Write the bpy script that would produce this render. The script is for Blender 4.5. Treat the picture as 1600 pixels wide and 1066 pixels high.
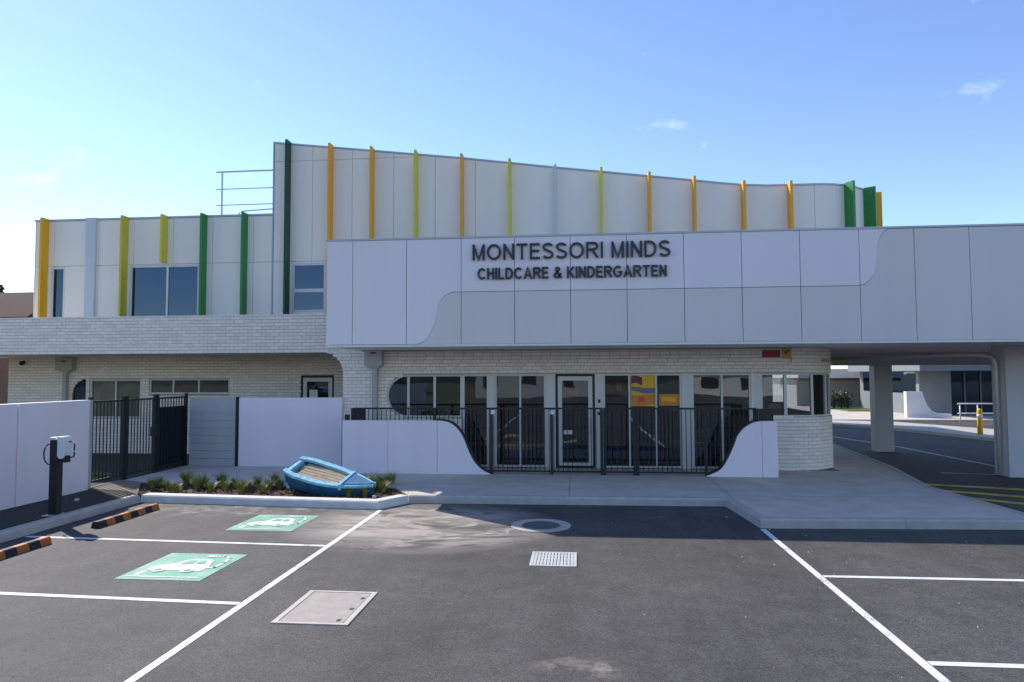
import bpy, bmesh, math, random
from mathutils import Vector, Matrix
random.seed(7)
S = bpy.context.scene
for o in list(bpy.data.objects): bpy.data.objects.remove(o)
C = S.collection

# ------------------------------------------------------------------ camera
F = 1067.0; H = 2.4                       # focal length in photo pixels, eye height in metres
_d = Vector(((904-800)/F, (533-586)/F, -1)).normalized()
_z = Vector((1, .004, 0)).cross(_d).normalized()
if _z.y < 0: _z = -_z
_x = _d.cross(_z)
ROT = Matrix((_x, _d, _z))                # camera axes -> world (X along facade, Y depth, Z up)
def ray(u, v): return ROT @ Vector(((u-800)/F, (533-v)/F, -1))
def onY(u, v, y):
    r = ray(u, v); t = y/r.y; return Vector((r.x*t, y, H+r.z*t))
def onZ(u, v, z=0.0):
    r = ray(u, v); t = (z-H)/r.z; return Vector((r.x*t, r.y*t, z))
def fx(u, v, y): return onY(u, v, y).x
def fz(u, v, y): return onY(u, v, y).z
cd = bpy.data.cameras.new('camera'); cam = bpy.data.objects.new('camera', cd); C.objects.link(cam)
cd.sensor_width = 36; cd.lens = F/1600*36; cd.clip_start = .1; cd.clip_end = 6000
cam.matrix_world = Matrix.Translation((0, 0, H)) @ ROT.to_4x4()
S.camera = cam
S.render.resolution_x = 1024; S.render.resolution_y = 682

# ------------------------------------------------------------------ sky, sun, exposure
SUN = Vector((-.953, .75, 1.0)).normalized()
W = bpy.data.worlds.new('World'); S.world = W; W.use_nodes = True
nt = W.node_tree; nt.nodes.clear()
wo = nt.nodes.new('ShaderNodeOutputWorld'); bg = nt.nodes.new('ShaderNodeBackground')
sky = nt.nodes.new('ShaderNodeTexSky'); sky.sky_type = 'NISHITA'; sky.sun_disc = False
sky.sun_elevation = math.asin(SUN.z); sky.sun_rotation = math.atan2(SUN.x, SUN.y)
sky.altitude = 50; sky.air_density = 1.05; sky.dust_density = .08; sky.ozone_density = 2.0
bg.inputs['Strength'].default_value = .15
tc = nt.nodes.new('ShaderNodeTexCoord')
mpn = nt.nodes.new('ShaderNodeMapping'); mpn.inputs['Scale'].default_value = (5, 5, 9); mpn.inputs['Location'].default_value = (9.1, 7.7, 1.1)
cn = nt.nodes.new('ShaderNodeTexNoise'); cn.inputs['Scale'].default_value = 1.6; cn.inputs['Detail'].default_value = 7; cn.inputs['Roughness'].default_value = .6
cr = nt.nodes.new('ShaderNodeMapRange'); cr.inputs[1].default_value = .65; cr.inputs[2].default_value = .86; cr.inputs[3].default_value = 0; cr.inputs[4].default_value = .55
cm = nt.nodes.new('ShaderNodeMix'); cm.data_type = 'RGBA'; cm.inputs[7].default_value = (6, 6.2, 6.5, 1)
nt.links.new(tc.outputs['Generated'], mpn.inputs[0]); nt.links.new(mpn.outputs[0], cn.inputs['Vector'])
nt.links.new(cn.outputs[0], cr.inputs[0]); nt.links.new(cr.outputs[0], cm.inputs[0])
hs = nt.nodes.new('ShaderNodeHueSaturation'); hs.inputs['Saturation'].default_value = 1.12; hs.inputs['Hue'].default_value = .512
nt.links.new(sky.outputs[0], hs.inputs['Color']); nt.links.new(hs.outputs[0], cm.inputs[6]); nt.links.new(cm.outputs[2], bg.inputs['Color'])
nt.links.new(bg.outputs[0], wo.inputs['Surface'])
sl = bpy.data.lights.new('sun', 'SUN'); sl.energy = 3.7; sl.angle = math.radians(.53); sl.color = (1, .95, .87)
so = bpy.data.objects.new('sun', sl); C.objects.link(so)
so.rotation_euler = SUN.to_track_quat('Z', 'Y').to_euler(); so.location = (-30, 25, 40)
S.view_settings.view_transform = 'Standard'; S.view_settings.look = 'None'
S.view_settings.exposure = 0.62; S.view_settings.gamma = 1.0; S.view_settings.use_curve_mapping = False

# ------------------------------------------------------------------ materials
def N(nt, t, **kw):
    n = nt.nodes.new(t)
    for k, v in kw.items(): setattr(n, k, v)
    return n
def mat(name, col, rough=.6, metal=0, var=.06, scale=6, bump=0, bscale=60, spec=.5, streak=False):
    m = bpy.data.materials.new(name); m.use_nodes = True; t = m.node_tree; p = t.nodes['Principled BSDF']
    p.inputs['Roughness'].default_value = rough; p.inputs['Metallic'].default_value = metal
    p.inputs['Specular IOR Level'].default_value = spec
    geo = N(t, 'ShaderNodeNewGeometry')
    mp = N(t, 'ShaderNodeMapping'); mp.inputs['Scale'].default_value = (1, 1, .12) if streak else (1, 1, 1)
    t.links.new(geo.outputs['Position'], mp.inputs[0])
    n = N(t, 'ShaderNodeTexNoise'); n.inputs['Scale'].default_value = scale; n.inputs['Detail'].default_value = 6
    t.links.new(mp.outputs[0], n.inputs['Vector'])
    r = N(t, 'ShaderNodeMapRange'); r.inputs[1].default_value = .25; r.inputs[2].default_value = .75
    r.inputs[3].default_value = 1-var; r.inputs[4].default_value = 1+var
    t.links.new(n.outputs[0], r.inputs[0])
    mx = N(t, 'ShaderNodeVectorMath', operation='SCALE'); mx.inputs[0].default_value = col
    t.links.new(r.outputs[0], mx.inputs['Scale']); t.links.new(mx.outputs[0], p.inputs['Base Color'])
    if bump:
        b = N(t, 'ShaderNodeBump'); b.inputs['Strength'].default_value = bump; b.inputs['Distance'].default_value = .01
        n2 = N(t, 'ShaderNodeTexNoise'); n2.inputs['Scale'].default_value = bscale; n2.inputs['Detail'].default_value = 4
        t.links.new(geo.outputs['Position'], n2.inputs['Vector']); t.links.new(n2.outputs[0], b.inputs['Height'])
        t.links.new(b.outputs[0], p.inputs['Normal'])
    return m
M = {}
M['panel_white'] = mat('panel_white', (.84, .75, .76), .38, var=.05, scale=.8, streak=True)
M['panel_grey'] = mat('panel_grey', (.72, .64, .61), .38, var=.05, scale=.8, streak=True)
M['upper_panel'] = mat('upper_panel', (.95, .86, .75), .5, var=.05, scale=1.2, streak=True)
M['joint'] = mat('joint', (.16, .17, .19), .8)
M['coping'] = mat('coping', (.42, .45, .48), .4, metal=.3)
M['render_white'] = mat('render_white', (.86, .77, .78), .6, var=.045, scale=1.4, bump=.15, bscale=90, streak=True)
M['fence_grey'] = mat('fence_grey', (.44, .44, .43), .6, var=.06, scale=3, streak=True)
M['orange'] = mat('orange', (.90, .42, .03), .45, var=.05)
M['amber'] = mat('amber', (.88, .44, .01), .45, var=.05)
M['lime'] = mat('lime', (.74, .62, .06), .45, var=.05)
M['olive'] = mat('olive', (.66, .53, .05), .45, var=.05)
M['green'] = mat('green', (.03, .24, .05), .45, var=.05)
M['dark_green'] = mat('dark_green', (.006, .06, .025), .45, var=.05)
M['pale_fin'] = mat('pale_fin', (.62, .66, .68), .45, var=.03)
M['mortar'] = mat('mortar', (.42, .37, .31), .9, var=.12, scale=20)
M['aluminium'] = mat('aluminium', (.62, .60, .57), .4, metal=.2, var=.03)
M['black_metal'] = mat('black_metal', (.012, .012, .014), .45, var=.1)
M['white_metal'] = mat('white_metal', (.75, .75, .74), .4)
M['soffit'] = mat('soffit', (.88, .82, .74), .7, var=.04, scale=1)
M['concrete'] = mat('concrete', (.58, .50, .42), .8, var=.14, scale=2.2, bump=.2, bscale=120)
M['kerb'] = mat('kerb', (.46, .42, .37), .8, var=.14, scale=5, bump=.25, bscale=90)
M['kerb_pale'] = mat('kerb_pale', (.66, .63, .58), .8, var=.12, scale=5, bump=.25, bscale=90)  # paler than the other kerb, used along the garden bed
M['neighbour'] = mat('neighbour', (.20, .22, .23), .7, var=.06, scale=1)
M['column'] = mat('column', (.60, .58, .60), .6, var=.04, scale=1)
M['line'] = mat('line', (.74, .74, .71), .6, var=.16, scale=14)
M['yellow_paint'] = mat('yellow_paint', (.80, .50, .03), .6, var=.2, scale=9)
M['ev_green'] = mat('ev_green', (.12, .38, .22), .6, var=.16, scale=8)
M['lid'] = mat('lid', (.40, .34, .29), .8, var=.12, scale=9, bump=.2)
M['lid_frame'] = mat('lid_frame', (.54, .48, .41), .6, var=.1, scale=9)
M['grate'] = mat('grate', (.62, .62, .58), .5, metal=.2, var=.1)
M['dark'] = mat('dark', (.03, .03, .032), .7)
M['manhole'] = mat('manhole', (.10, .10, .105), .6, var=.2, scale=12, bump=.4, bscale=40)
M['mulch'] = mat('mulch', (.055, .032, .02), .95, var=.5, scale=25, bump=1, bscale=45)
M['dark_mulch'] = mat('dark_mulch', (.045, .036, .03), .95, var=.5, scale=22, bump=1, bscale=45)
M['chip'] = mat('chip', (.13, .06, .032), .9, var=.5, scale=18)
M['soil'] = mat('soil', (.24, .18, .13), .95, var=.25, scale=14, bump=.8, bscale=40)
M['leaf'] = mat('leaf', (.24, .25, .045), .55, var=.4, scale=14)
M['leaf_dark'] = mat('leaf_dark', (.035, .06, .02), .6, var=.4, scale=3)
M['bark'] = mat('bark', (.09, .06, .04), .9, var=.3)
M['boat_blue'] = mat('boat_blue', (.02, .15, .31), .4, var=.3, scale=7)
M['boat_rim'] = mat('boat_rim', (.30, .62, .74), .45, var=.3, scale=10)
M['boat_dark'] = mat('boat_dark', (.02, .06, .10), .5, var=.2)
M['boat_plank'] = mat('boat_plank', (.40, .31, .20), .8, var=.35, scale=9, bump=.3)
M['orange_rubber'] = mat('orange_rubber', (.50, .13, .025), .6, var=.2, scale=15)
M['rubber'] = mat('rubber', (.02, .02, .02), .7, var=.2)
M['letter'] = mat('letter', (.012, .012, .016), .35)
M['red'] = mat('red', (.40, .03, .035), .5)
M['sign_orange'] = mat('sign_orange', (.70, .36, .08), .5)
M['sign_yellow'] = mat('sign_yellow', (.85, .48, .02), .5)
M['sign_red'] = mat('sign_red', (.75, .09, .03), .5)
M['sign_blue'] = mat('sign_blue', (.07, .10, .30), .5)
M['interior'] = mat('interior', (.34, .31, .28), .8, var=.1)
M['interior_floor'] = mat('interior_floor', (.10, .085, .07), .6, var=.2)
M['yard'] = mat('yard', (.035, .04, .028), .95, var=.3, scale=10, bump=.5)
M['ground'] = mat('ground', (.11, .11, .055), .95, var=.3, scale=.3)
M['roof_tile'] = mat('roof_tile', (.075, .042, .028), .9, spec=.1, var=.25, scale=6)
M['house_brick'] = mat('house_brick', (.28, .14, .09), .85, var=.2, scale=8)
M['hill'] = mat('hill', (.03, .035, .025), .95, var=.5, scale=.06)
M['blind'] = mat('blind', (.42, .46, .52), .7, var=.05)
M['amber_post'] = mat('amber_post', (.72, .40, .02), .45)
M['grass'] = mat('grass', (.10, .14, .03), .9, var=.35, scale=3)
M['timber'] = mat('timber', (.16, .08, .045), .7, var=.2)

def worn(name, col, amount, under=(.06, .055, .05)):
    m = mat(name, col, .65, var=.14, scale=7); t = m.node_tree; p = t.nodes['Principled BSDF']; L = t.links.new
    src = p.inputs['Base Color'].links[0].from_socket
    geo = N(t, 'ShaderNodeNewGeometry'); n1 = N(t, 'ShaderNodeTexNoise'); n1.inputs['Scale'].default_value = 45; n1.inputs['Detail'].default_value = 5; n1.inputs['Roughness'].default_value = .7
    n2 = N(t, 'ShaderNodeTexNoise'); n2.inputs['Scale'].default_value = 2.2; n2.inputs['Detail'].default_value = 4
    for n in (n1, n2): L(geo.outputs['Position'], n.inputs['Vector'])
    ad = N(t, 'ShaderNodeMath', operation='MULTIPLY_ADD'); L(n2.outputs[0], ad.inputs[0]); ad.inputs[1].default_value = .9; L(n1.outputs[0], ad.inputs[2])
    r = N(t, 'ShaderNodeMapRange'); r.inputs[1].default_value = 1.12-amount; r.inputs[2].default_value = 1.26-amount; r.inputs[3].default_value = 0; r.inputs[4].default_value = .85; L(ad.outputs[0], r.inputs[0])
    mx = N(t, 'ShaderNodeMix'); mx.data_type = 'RGBA'; L(r.outputs[0], mx.inputs[0]); L(src, mx.inputs[6]); mx.inputs[7].default_value = (*under, 1); L(mx.outputs[2], p.inputs['Base Color'])
    return m
M['line'] = worn('line', (.74, .72, .68), .06)
M['ev_white'] = worn('ev_white', (.72, .72, .68), .14, (.18, .42, .28))
M['ev_green'] = worn('ev_green', (.15, .40, .25), .16, (.40, .55, .45))
M['yellow_paint'] = worn('yellow_paint', (.80, .50, .03), .12)
def asphalt():
    m = bpy.data.materials.new('asphalt'); m.use_nodes = True; t = m.node_tree; p = t.nodes['Principled BSDF']
    p.inputs['Roughness'].default_value = .8; p.inputs['Specular IOR Level'].default_value = .45
    geo = N(t, 'ShaderNodeNewGeometry'); L = t.links.new
    def noise(sc, det=5, ro=.55, dist=0, vec=None):
        n = N(t, 'ShaderNodeTexNoise'); n.inputs['Scale'].default_value = sc; n.inputs['Detail'].default_value = det
        n.inputs['Roughness'].default_value = ro; n.inputs['Distortion'].default_value = dist
        L(vec or geo.outputs['Position'], n.inputs['Vector']); return n.outputs[0]
    def mr(v, a, b, c, d):
        r = N(t, 'ShaderNodeMapRange'); L(v, r.inputs[0])
        for i, q in enumerate((a, b, c, d)): r.inputs[i+1].default_value = q
        return r.outputs[0]
    def math_(op, a, b):
        n = N(t, 'ShaderNodeMath', operation=op)
        for i, q in enumerate((a, b)):
            if isinstance(q, (int, float)): n.inputs[i].default_value = q
            else: L(q, n.inputs[i])
        return n.outputs[0]
    vo = N(t, 'ShaderNodeTexVoronoi'); vo.inputs['Scale'].default_value = 75; L(geo.outputs['Position'], vo.inputs['Vector'])
    sep = N(t, 'ShaderNodeSeparateColor'); L(vo.outputs['Color'], sep.inputs[0])
    stones = mr(sep.outputs[0], 0, 1, .62, 1.42)
    big = mr(noise(.35, 5), .3, .7, .74, 1.28)
    mid = mr(noise(2.6, 6, .65), .3, .7, .80, 1.22)
    lane = N(t, 'ShaderNodeMapping'); lane.inputs['Scale'].default_value = (1.6, .12, 1); L(geo.outputs['Position'], lane.inputs[0])
    stre = mr(noise(1, 4, .6, 0, lane.outputs[0]), .3, .7, .84, 1.16)
    k = math_('MULTIPLY', math_('MULTIPLY', stones, big), math_('MULTIPLY', mid, stre))
    base = N(t, 'ShaderNodeVectorMath', operation='SCALE'); base.inputs[0].default_value = (.070, .063, .057); L(k, base.inputs['Scale'])
    # cement slurry washed over the tar by the garden kerb, and two smaller dusty spots
    def blob(x, y, rx, ry):
        mp = N(t, 'ShaderNodeMapping'); mp.vector_type = 'TEXTURE'
        mp.inputs['Location'].default_value = (x, y, 0); mp.inputs['Scale'].default_value = (rx, ry, 1000)
        L(geo.outputs['Position'], mp.inputs[0])
        ln = N(t, 'ShaderNodeVectorMath', operation='LENGTH'); L(mp.outputs[0], ln.inputs[0])
        return mr(ln.outputs['Value'], .55, 1, 1, 0)
    sw = N(t, 'ShaderNodeMapping'); sw.inputs['Scale'].default_value = (.55, 1.25, 1); sw.inputs['Rotation'].default_value = (0, 0, .25)
    L(geo.outputs['Position'], sw.inputs[0])
    ridges = mr(math_('ABSOLUTE', math_('SUBTRACT', noise(1.25, 3, .5, 1.6, sw.outputs[0]), .5), 0), 0, .10, 1, 0)
    wash = mr(noise(1.1, 4, .6, .8, sw.outputs[0]), .36, .62, .08, .95)
    slurry = math_('MULTIPLY', math_('MAXIMUM', ridges, wash), blob(-2.5, 10.95, 2.3, 1.9))
    dust = math_('MULTIPLY', mr(noise(3.5, 5, .7), .45, .7, 0, .6), math_('MAXIMUM', blob(.0, 5.75, .45, .25), blob(-6.5, 12.0, 2.6, .75)))
    st = math_('MAXIMUM', slurry, dust)
    mx = N(t, 'ShaderNodeMix'); mx.data_type = 'RGBA'; mx.inputs[7].default_value = (.42, .355, .30, 1)
    L(st, mx.inputs[0]); L(base.outputs[0], mx.inputs[6]); L(mx.outputs[2], p.inputs['Base Color'])
    b = N(t, 'ShaderNodeBump'); b.inputs['Strength'].default_value = .5; b.inputs['Distance'].default_value = .006
    L(vo.outputs['Distance'], b.inputs['Height']); L(b.outputs[0], p.inputs['Normal'])
    return m
M['asphalt'] = asphalt()
def brick_mat():
    m = bpy.data.materials.new('brick'); m.use_nodes = True; t = m.node_tree; p = t.nodes['Principled BSDF']
    p.inputs['Roughness'].default_value = .75
    geo = N(t, 'ShaderNodeNewGeometry'); oi = N(t, 'ShaderNodeObjectInfo')
    ad = N(t, 'ShaderNodeMath', operation='ADD'); t.links.new(geo.outputs['Random Per Island'], ad.inputs[0]); t.links.new(oi.outputs['Random'], ad.inputs[1])
    fr = N(t, 'ShaderNodeMath', operation='FRACT'); t.links.new(ad.outputs[0], fr.inputs[0])
    r = N(t, 'ShaderNodeMapRange'); r.inputs[3].default_value = .92; r.inputs[4].default_value = 1.05; t.links.new(fr.outputs[0], r.inputs[0])
    n = N(t, 'ShaderNodeTexNoise'); n.inputs['Scale'].default_value = 30; t.links.new(geo.outputs['Position'], n.inputs['Vector'])
    r2 = N(t, 'ShaderNodeMapRange'); r2.inputs[3].default_value = .9; r2.inputs[4].default_value = 1.1; t.links.new(n.outputs[0], r2.inputs[0])
    mu = N(t, 'ShaderNodeMath', operation='MULTIPLY'); t.links.new(r.outputs[0], mu.inputs[0]); t.links.new(r2.outputs[0], mu.inputs[1])
    v = N(t, 'ShaderNodeVectorMath', operation='SCALE'); v.inputs[0].default_value = (.93, .82, .72); t.links.new(mu.outputs[0], v.inputs['Scale'])
    t.links.new(v.outputs[0], p.inputs['Base Color']); return m
M['brick'] = brick_mat()
def glass(name, tint, base_refl=.05, gcol=(.9,.95,1)):
    m = bpy.data.materials.new(name); m.use_nodes = True; t = m.node_tree; t.nodes.remove(t.nodes['Principled BSDF'])
    out = t.nodes['Material Output']; tr = N(t, 'ShaderNodeBsdfTransparent'); tr.inputs[0].default_value = (*tint, 1)
    gl = N(t, 'ShaderNodeBsdfGlossy'); gl.inputs['Roughness'].default_value = .015; gl.inputs['Color'].default_value = (*gcol, 1)
    fr = N(t, 'ShaderNodeFresnel'); fr.inputs['IOR'].default_value = 1.65
    geo = N(t, 'ShaderNodeNewGeometry'); n = N(t, 'ShaderNodeTexNoise'); n.inputs['Scale'].default_value = 1.3; n.inputs['Detail'].default_value = 1
    b = N(t, 'ShaderNodeBump'); b.inputs['Strength'].default_value = .06; b.inputs['Distance'].default_value = .05
    t.links.new(geo.outputs['Position'], n.inputs['Vector']); t.links.new(n.outputs[0], b.inputs['Height']); t.links.new(b.outputs[0], gl.inputs['Normal'])
    ad = N(t, 'ShaderNodeMath', operation='ADD'); ad.inputs[1].default_value = base_refl; t.links.new(fr.outputs[0], ad.inputs[0])
    mx = N(t, 'ShaderNodeMixShader'); t.links.new(ad.outputs[0], mx.inputs[0]); t.links.new(tr.outputs[0], mx.inputs[1]); t.links.new(gl.outputs[0], mx.inputs[2])
    t.links.new(mx.outputs[0], out.inputs['Surface']); return m
M['glass'] = glass('glass', (.62, .65, .66), .02)
M['dark_glass'] = glass('dark_glass', (.10, .12, .16), .08, (.40, .58, .9))

# ------------------------------------------------------------------ helpers
class MB:
    def __init__(s): s.v = []; s.f = []
    def add(s, vs, fs):
        k = len(s.v); s.v += [tuple(p) for p in vs]; s.f += [tuple(i+k for i in f) for f in fs]; return s
    def box(s, x0, x1, y0, y1, z0, z1):
        return s.add([(x0,y0,z0),(x1,y0,z0),(x1,y1,z0),(x0,y1,z0),(x0,y0,z1),(x1,y0,z1),(x1,y1,z1),(x0,y1,z1)],
                     [(0,3,2,1),(4,5,6,7),(0,1,5,4),(1,2,6,5),(2,3,7,6),(3,0,4,7)])
    def prism(s, a, b):           # two matching closed loops
        n = len(a); return s.add(list(a)+list(b), [tuple(range(n-1,-1,-1)), tuple(range(n,2*n))]+[(i,(i+1)%n,n+(i+1)%n,n+i) for i in range(n)])
    def xz(s, poly, y0, y1): return s.prism([(x,y0,z) for x,z in poly], [(x,y1,z) for x,z in poly])
    def xy(s, poly, z0, z1): return s.prism([(x,y,z0) for x,y in poly], [(x,y,z1) for x,y in poly])
    def tube(s, pts, r, n=8):
        pts = [Vector(p) for p in pts]; rings = []
        for i, p in enumerate(pts):
            t = (pts[min(i+1,len(pts)-1)]-pts[max(i-1,0)]).normalized()
            a = t.orthogonal().normalized() if abs(t.z) > .9 else t.cross(Vector((0,0,1))).normalized()
            b = t.cross(a); rr = r[i] if isinstance(r,(list,tuple)) else r
            rings.append([p+(a*math.cos(q*2*math.pi/n)+b*math.sin(q*2*math.pi/n))*rr for q in range(n)])
        vs = [v for R in rings for v in R]; fs = []
        for i in range(len(pts)-1):
            for q in range(n): fs.append((i*n+q, i*n+(q+1)%n, (i+1)*n+(q+1)%n, (i+1)*n+q))
        fs += [tuple(range(n-1,-1,-1)), tuple(range((len(pts)-1)*n, len(pts)*n))]
        return s.add(vs, fs)
    def obj(s, name, m, parent=None, bevel=0, smooth=False):
        me = bpy.data.meshes.new(name); me.from_pydata(s.v, [], s.f)
        bm = bmesh.new(); bm.from_mesh(me); bmesh.ops.recalc_face_normals(bm, faces=bm.faces)
        if bevel: bmesh.ops.bevel(bm, geom=list(bm.edges), offset=bevel, segments=2, affect='EDGES', profile=.6)
        if smooth:
            for f in bm.faces: f.smooth = True
        bm.to_mesh(me); bm.free()
        me.materials.append(M[m] if isinstance(m, str) else m)
        o = bpy.data.objects.new(name, me); C.objects.link(o)
        if parent: o.parent = parent
        return o
def tag(o, label, cat, group=None):
    o['label'] = label; o['category'] = cat
    if group: o['group'] = group
    return o
def struct(o): o['kind'] = 'structure'; return o
def stuff(o): o['kind'] = 'stuff'; return o
def thing(name, label, cat, loc, group=None):
    e = bpy.data.objects.new(name, None); C.objects.link(e); e.location = loc; e.empty_display_size = .2
    return tag(e, label, cat, group)
def put(o, parent):               # parent while keeping world coordinates of the mesh
    o.parent = parent; o.matrix_parent_inverse = Matrix.Translation(parent.location).inverted() if parent.type == 'EMPTY' else Matrix()
    return o
class G:                          # a thing whose parts are given in world coordinates
    def __init__(s, name, label, cat, loc, group=None): s.e = thing(name, label, cat, loc, group)
    def part(s, mb, name, m, sub=None, bevel=0, smooth=False):
        o = mb.obj(name, m, None, bevel, smooth)
        if sub is not None: o.parent = sub
        else: put(o, s.e)
        return o
def bx(*a): return MB().box(*a)

# ------------------------------------------------------------------ ground, car park, kerbs, slab
struct(MB().add([(-3000,-3000,-.012),(3000,-3000,-.012),(3000,3000,-.012),(-3000,3000,-.012)], [(0,1,2,3)]).obj('ground', 'ground'))
park = struct(MB().add([(-8.42,-45,0),(45,-45,0),(45,36,0),(-8.42,36,0)], [(0,1,2,3)]).obj('car_park', 'asphalt'))
def flat(poly, z, name, m, parent=None, label=None):
    o = MB().add([(x,y,z) for x,y in poly], [tuple(range(len(poly)))]).obj(name, m, parent)
    if o.data.polygons[0].normal.z < 0: o.data.flip_normals()
    if label: o['label'] = label
    return o
def pline(a, b, w=.085, z=.004, m='line', name='parking_line', parent=park):
    a = Vector(a); b = Vector(b); d = (b-a).normalized(); n = Vector((-d.y, d.x))*w/2
    return flat([a+n, b+n, b-n, a-n], z, name, m, parent)
pline((-3.54,-8), (-3.54,12.03)); pline((2.82,-8), (2.82,11.02))
pline((-8.30,9.66), (-3.59,9.48)); pline((-8.38,7.20), (-3.59,7.03))
pline((-8.38,4.7), (-3.59,4.6)); pline((2.87,8.55), (8.2,8.60)); pline((2.87,6.09), (8.2,6.13)); pline((2.87,3.65), (8.2,3.68))
# driveway lines and yellow hatching under the canopy
def pxline(p, q, w, m, name): a = onZ(*p); b = onZ(*q); return pline((a.x,a.y), (b.x,b.y), w, .004, m, name)
pxline((1292,681), (1407,699), .10, 'line', 'driveway_line'); pxline((1407,699), (1640,746), .10, 'line', 'driveway_line')
pxline((1470,739), (1640,744.5), .08, 'line', 'driveway_line')
for p, q in (((1446,757),(1680,770)), ((1452,765.5),(1680,783)), ((1470,774),(1700,798))):
    pxline(p, q, .24, 'yellow_paint', 'yellow_line')

# car-with-plug symbols painted in the two charging bays
def ev_mark(x0, y0):
    w, h = 1.07, 1.18
    base = flat([(x0,y0),(x0+w,y0),(x0+w,y0+h),(x0,y0+h)], .004, 'charging_bay_mark', 'ev_green', park, 'green painted square with white electric car symbol')
    P = lambda pts: [(x0+.04+a*.99, y0+.06+b*1.06) for a, b in pts]
    def sub(pts, z=.008): flat(P(pts), z, 'symbol', 'ev_white', base)
    sub([(.12,.30),(.10,.42),(.16,.52),(.30,.56),(.38,.74),(.46,.80),(.68,.80),(.76,.72),(.80,.56),(.84,.46),(.83,.30)])
    for cx in (.28, .66):
        flat(P([(cx+.085*math.cos(a*.524), .30+.085*math.sin(a*.524)) for a in range(12)]), .012, 'symbol_wheel', 'ev_white', base)
        flat(P([(cx+.04*math.cos(a*.524), .30+.04*math.sin(a*.524)) for a in range(12)]), .016, 'symbol_hub', 'ev_green', base)
    flat(P([(.40,.58),(.44,.72),(.55,.72),(.55,.58)]), .012, 'symbol_window', 'ev_green', base)
    flat(P([(.585,.58),(.585,.72),(.66,.72),(.71,.58)]), .012, 'symbol_window', 'ev_green', base)
    cab = [(.83,.42),(.92,.46),(.93,.66),(.90,.86),(.80,.93),(.66,.93)]
    for a, b in zip(cab, cab[1:]):
        a = Vector(a); b = Vector(b); d = (b-a).normalized(); n = Vector((-d.y,d.x))*.022; a -= d*.015; b += d*.015
        sub([a+n, b+n, b-n, a-n], .009)
    sub([(.56,.89),(.66,.89),(.66,.97),(.56,.97)], .010); sub([(.03,.03),(.96,.03),(.96,.065),(.03,.065)]); sub([(.08,.10),(.16,.10),(.16,.30),(.08,.24)], .007)
ev_mark(-5.52, 10.31); ev_mark(-5.52, 7.75)

def sweep_kerb(path, w, z0, z1, name, parent=None, m='kerb'):
    # kerb profile swept along a ground path; path is the road face, body lies to its left
    ps = [Vector(p) for p in path]; off = []
    for i, p in enumerate(ps):
        d0 = (p-ps[i-1]).normalized() if i else (ps[1]-p).normalized()
        d1 = (ps[i+1]-p).normalized() if i < len(ps)-1 else d0
        n = (Vector((-d0.y,d0.x))+Vector((-d1.y,d1.x))).normalized(); off.append(n/max(.4, n.dot(Vector((-d1.y,d1.x)))))
    prof = [(0,z0),(.012,z1-.03),(.035,z1-.005),(.06,z1),(w,z1),(w,z0)]
    mb = MB(); n = len(prof); vs = []
    for p, o in zip(ps, off): vs += [(p.x+o.x*a, p.y+o.y*a, z) for a, z in prof]
    fs = []
    for i in range(len(ps)-1):
        for q in range(n): fs.append((i*n+q, i*n+(q+1)%n, (i+1)*n+(q+1)%n, (i+1)*n+q))
    fs += [tuple(range(n)), tuple(range((len(ps)-1)*n, len(ps)*n))]
    return mb.add(vs, fs).obj(name, m, parent)
ZS = .13
def subdiv(a, b, L):
    a = Vector(a); b = Vector(b); n = max(1, round((b-a).length/L)); return [(tuple(a.lerp(b, i/n)), tuple(a.lerp(b, (i+1)/n))) for i in range(n)]
kerb = struct(MB().box(-8.60,-8.59,-10,-9.99,.0,.01).obj('kerb', 'kerb'))
def kerb_run(path, seg=2.4, w=.15, m='kerb'):
    # path in order so that the slab or bed lies to the left; contraction joints on the straights, mitred corners
    cur = [Vector(path[0])]
    for k, (a, b) in enumerate(zip(path, path[1:])):
        n = max(2, round((Vector(b)-Vector(a)).length/seg)) if (Vector(b)-Vector(a)).length > 1.2 else 1
        for q in range(1, n+1):
            p = Vector(a).lerp(Vector(b), q/n); d = (Vector(b)-Vector(a)).normalized()*.0025
            if q < n or k == len(path)-2:
                sweep_kerb(cur+[p-d], w, -.01, .145, 'kerb_stone', kerb, m); cur = [p+d]
            else: cur.append(p)
# the road faces -Y / +X, so walk from left to right with the body on the left-hand side
kerb_run([(-8.36,12.44), (-3.60,12.10), (-3.20,12.74)], 2.4, .24, 'kerb_pale')
kerb_run([(-3.197,12.745), (2.64,12.86), (2.80,11.10), (7.25,11.34), (7.05,14.6), (7.65,17.6), (8.3,23.5)])
kerb_run([(-8.36,-10), (-8.357,12.436)])
slab_poly = [(-3.22,12.82),(2.74,12.99),(2.93,11.23),(7.10,11.47),(6.93,14.6),(7.52,17.6),(8.15,23.4),(6.15,23.4),(6.15,18.05),(5.85,17.26),(5.05,16.92),(-5.9,16.92),(-9.98,16.9),(-9.98,14.25),(-9.4,14.05),(-3.75,13.75)]
slab = struct(MB().xy(slab_poly, -.01, ZS).obj('entry_slab', 'concrete'))
for a, b in (((2.80,12.95),(2.80,15.6)), ((-.2,12.95),(-.2,15.6)), ((2.95,13.2),(7.0,13.4))):   # saw cuts
    pline(a, b, .012, ZS+.003, 'joint', 'saw_cut', slab)
bed = struct(MB().xy([(-8.30,12.60),(-3.80,12.28),(-3.42,12.88),(-3.24,12.9),(-3.77,13.74),(-9.4,14.04),(-9.0,12.9)], -.01, .10).obj('garden_bed', 'mulch'))
struct(MB().xy([(-9.86,-10),(-8.50,-10),(-8.50,12.3),(-9.0,12.9),(-9.86,13.1)], -.01, .125).obj('mulch_bed', 'dark_mulch'))
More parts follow.
